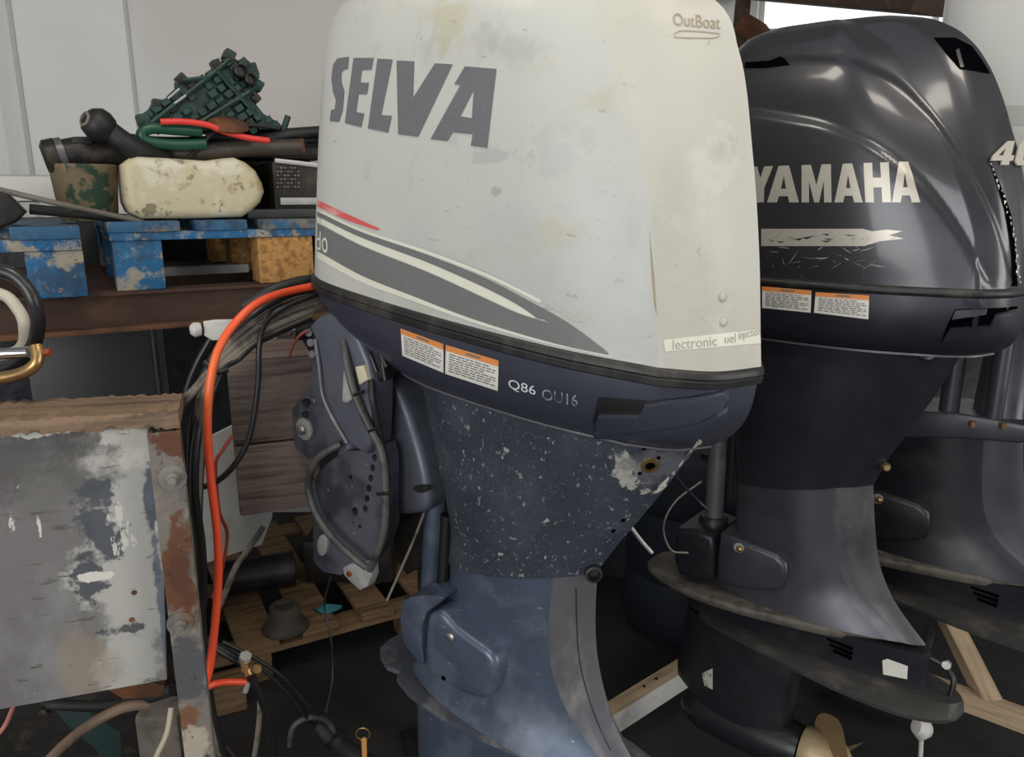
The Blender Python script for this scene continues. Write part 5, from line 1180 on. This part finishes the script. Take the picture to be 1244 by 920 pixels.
# things under the work stand
cable('brown_hose', [(40, 945, 1.22), (75, 908, 1.2), (110, 880, 1.2), (150, 860, 1.22), (180, 856, 1.25)], .0095, mat('tan_hose', (.23, .155, .11), .55, 0, [((.10, .07, .05), 20, .5, .7, None, .7)]), 'tan brown hose curving under the stand panel', 'hose', seg=10)
cable('cream_hose', [(176, 950, 1.15), (192, 915, 1.15), (203, 890, 1.16), (208, 860, 1.18)], .005, mat('cream_cable', (.46, .41, .30), .5), 'thin cream hose beside the rusty post', 'hose')
cable('black_hose', [(60, 856, 1.3), (120, 858, 1.28), (165, 852, 1.26), (210, 838, 1.24)], .011, m_rubber, 'black hose just below the stand panel', 'hose', seg=10)
cable('pink_wire', [(-15, 905, 1.1), (4, 885, 1.1), (14, 864, 1.12), (20, 848, 1.14)], .0036, mat('pink_wire_skin', (.62, .23, .20), .5), 'pink wire at the lower left corner', 'wire')
cable('purple_wire', [(255, 905, 1.3), (268, 906, 1.3), (280, 914, 1.3), (286, 930, 1.3)], .0035, mat('purple_wire_skin', (.10, .035, .06), .5), 'dark purple wire at the bottom near the post', 'wire')
MU = flat_frame(20, P(110, 890, 1.45))
tl = thing('teal_plastic_sheet', 'dark teal plastic sheet leaning under the stand', 'plastic sheet', MU)
pad('sheet', pxz(MU, [(70, 846), (108, 866), (146, 890), (150, 935), (128, 935), (118, 912), (84, 884), (66, 862)], 0), 0, .004, mat('teal_plastic', (.014, .034, .032), .5), tl, .0005)
ub = thing('engine_block', 'black oily engine block on the floor under the stand', 'engine part', flat_frame(12, V((P(70, 880, 1.6).x, 1.6, 0))))
box('block', (-.25, 0, .0), (.20, .3, .52), m_greasy, ub, .02)
for k in range(5):
    lathe('stud', [(0, 0), (.010, 0), (.010, .02), (0, .021)], m_alu if k % 2 else m_greasy, ub, V((-.18 + k * .08, -.001, .40 - (k % 3) * .05)), V((0, -1, .1)), 10)
box('cover', (-.10, -.02, .36), (.02, .0, .46), m_crate, ub, .006)
rk3 = thing('rusty_fragment', 'rusty orange metal fragment under the stand panel edge', 'metal scrap', MG)
pad('plate', pxz(MG, [(130, 838), (180, 828), (200, 834), (196, 846), (150, 850)], .06), .06, .075, m_rust, rk3, .001)
cb_ = thing('concrete_chunk', 'grey concrete chunk on the floor beside the rusty post', 'chunk')
q = PZ(190, 880, .05); q = P(190, 885, 1.5)
bm = box_bm((q.x - .05, q.y, 0), (q.x + .05, q.y + .08, q.z + .03), .012, 2)
finish('chunk', bm, mat('rough_concrete', (.16, .14, .12), .9, 0, [((.08, .07, .06), 20, .45, .7, None, .8)], (50, .5)), cb_)
wk = thing('wood_offcut', 'brown wood offcut behind the red cable end', 'wood', flat_frame(25, PZ(262, 872, 0)))
box('offcut', (-.03, 0, 0), (.09, .10, .085), m_palletwood, wk, .004)
# ================================================================== pale rails and wood on the floor under the motors
def rail(name, a, b, wdt, h, m, label, cat):
    d = (b - a); L_ = d.length; d.normalize(); s_ = V((-d.y, d.x, 0)).normalized(); 
    M = basis(d, s_, d.cross(s_), a)
    t = thing(name, label, cat, M)
    return t, L_
ra, rb_ = P(715, 868, 1.75), P(832, 832, 2.02); zf = min(ra.z, rb_.z)
ra.z = rb_.z = (ra.z + rb_.z) / 2
t, L_ = rail('steel_rail', ra - (rb_ - ra) * .6, rb_ + (rb_ - ra) * .75, 0, 0, None, 'pale painted angle rail between the two motor legs', 'rail')
box('top_flange', (0, 0, -.004), (L_, .05, 0), m_pine, t, .001)
box('front_flange', (0, -.004, -.065), (L_, 0, 0), m_whitebox, t, .001)
for k in range(2):
    lathe('bolt_hole', [(0, 0), (.005, 0), (.005, .0008), (0, .0008)], m_void, t, V((L_ * .52 + k * .055, .028, .0)), V((0, 0, 1)), 10)
for x in (.04, L_ - .08):
    box('rail_leg', (x, .0, -ra.z + .0), (x + .04, .04, -.0045), m_whitebox, t, .001)
rc, rd = P(1105, 822, 1.95), P(1260, 880, 1.75); rc.z = rd.z = (rc.z + rd.z) / 2
t, L_ = rail('wooden_rail', rc, rd, 0, 0, None, 'pale wooden floor rail at the lower right corner', 'rail')
box('rail_beam', (-.25, -.002, -.045), (L_ + .25, .06, 0), m_pine, t, .003)
for x in (-.2, L_ + .1):
    box('rail_foot', (x, .0, -rc.z), (x + .06, .06, -.0455), m_pine, t, .003)
wa, wb_ = P(1160, 770, 2.05), P(1206, 862, 1.84)
t, L_ = rail('wooden_brace', wa, wb_, 0, 0, None, 'slanting pine brace standing on the wooden rail', 'brace')
box('brace_bar', (-.1, -.025, -.02), (L_, .03, .02), m_pine, t, .003)
wf = thing('white_float', 'white plastic part half hidden below the charcoal motor plate', 'plastic part')
q = P(1120, 885, 1.75)
lathe('float_body', [(0, -.02), (.02, -.018), (.032, 0), (.02, .018), (0, .02)], m_whitebox, wf, q, V((1, 0, -.4)), 16)
tube('float_stem', [q, V((q.x + .01, q.y, 0))], .006, m_whitebox, wf, 8, 1)
# engine rack that carries the rear motors
er = thing('motor_rack', 'dark steel rack carrying the two rear motors', 'rack')
sb = (MY @ V((-.44, 0, -.28)), MT @ V((-.44, 0, -.28)))
dd = (sb[1] - sb[0]).normalized()
A_ = sb[0] - dd * .12; B_ = sb[1] + dd * .5
tube('cross_rail', [A_, B_], .05, m_greasy, er, 4, 1)
for p_ in (B_ - dd * .05, (A_ + B_) / 2): tube('rack_leg', [p_, V((p_.x, p_.y, 0))], .03, m_greasy, er, 4, 1)
# clutter seen between the motors
cable('black_wire', [(808, 560, 1.55), (830, 590, 1.5), (852, 612, 1.46), (862, 622, 1.46)], .003, m_blackcable, 'thin black wire between the white motor and the black leg', 'wire')
cable('grey_wire', [(852, 585, 1.6), (820, 610, 1.6), (806, 640, 1.6), (815, 668, 1.6), (836, 672, 1.6)], .0022, m_greycable, 'thin grey wire loop beside the charcoal motor mount', 'wire')
cable('white_strap', [(766, 640, 1.5), (778, 656, 1.5), (792, 672, 1.5)], .0045, m_alu, 'short pale strap hanging behind the white motor', 'strap')
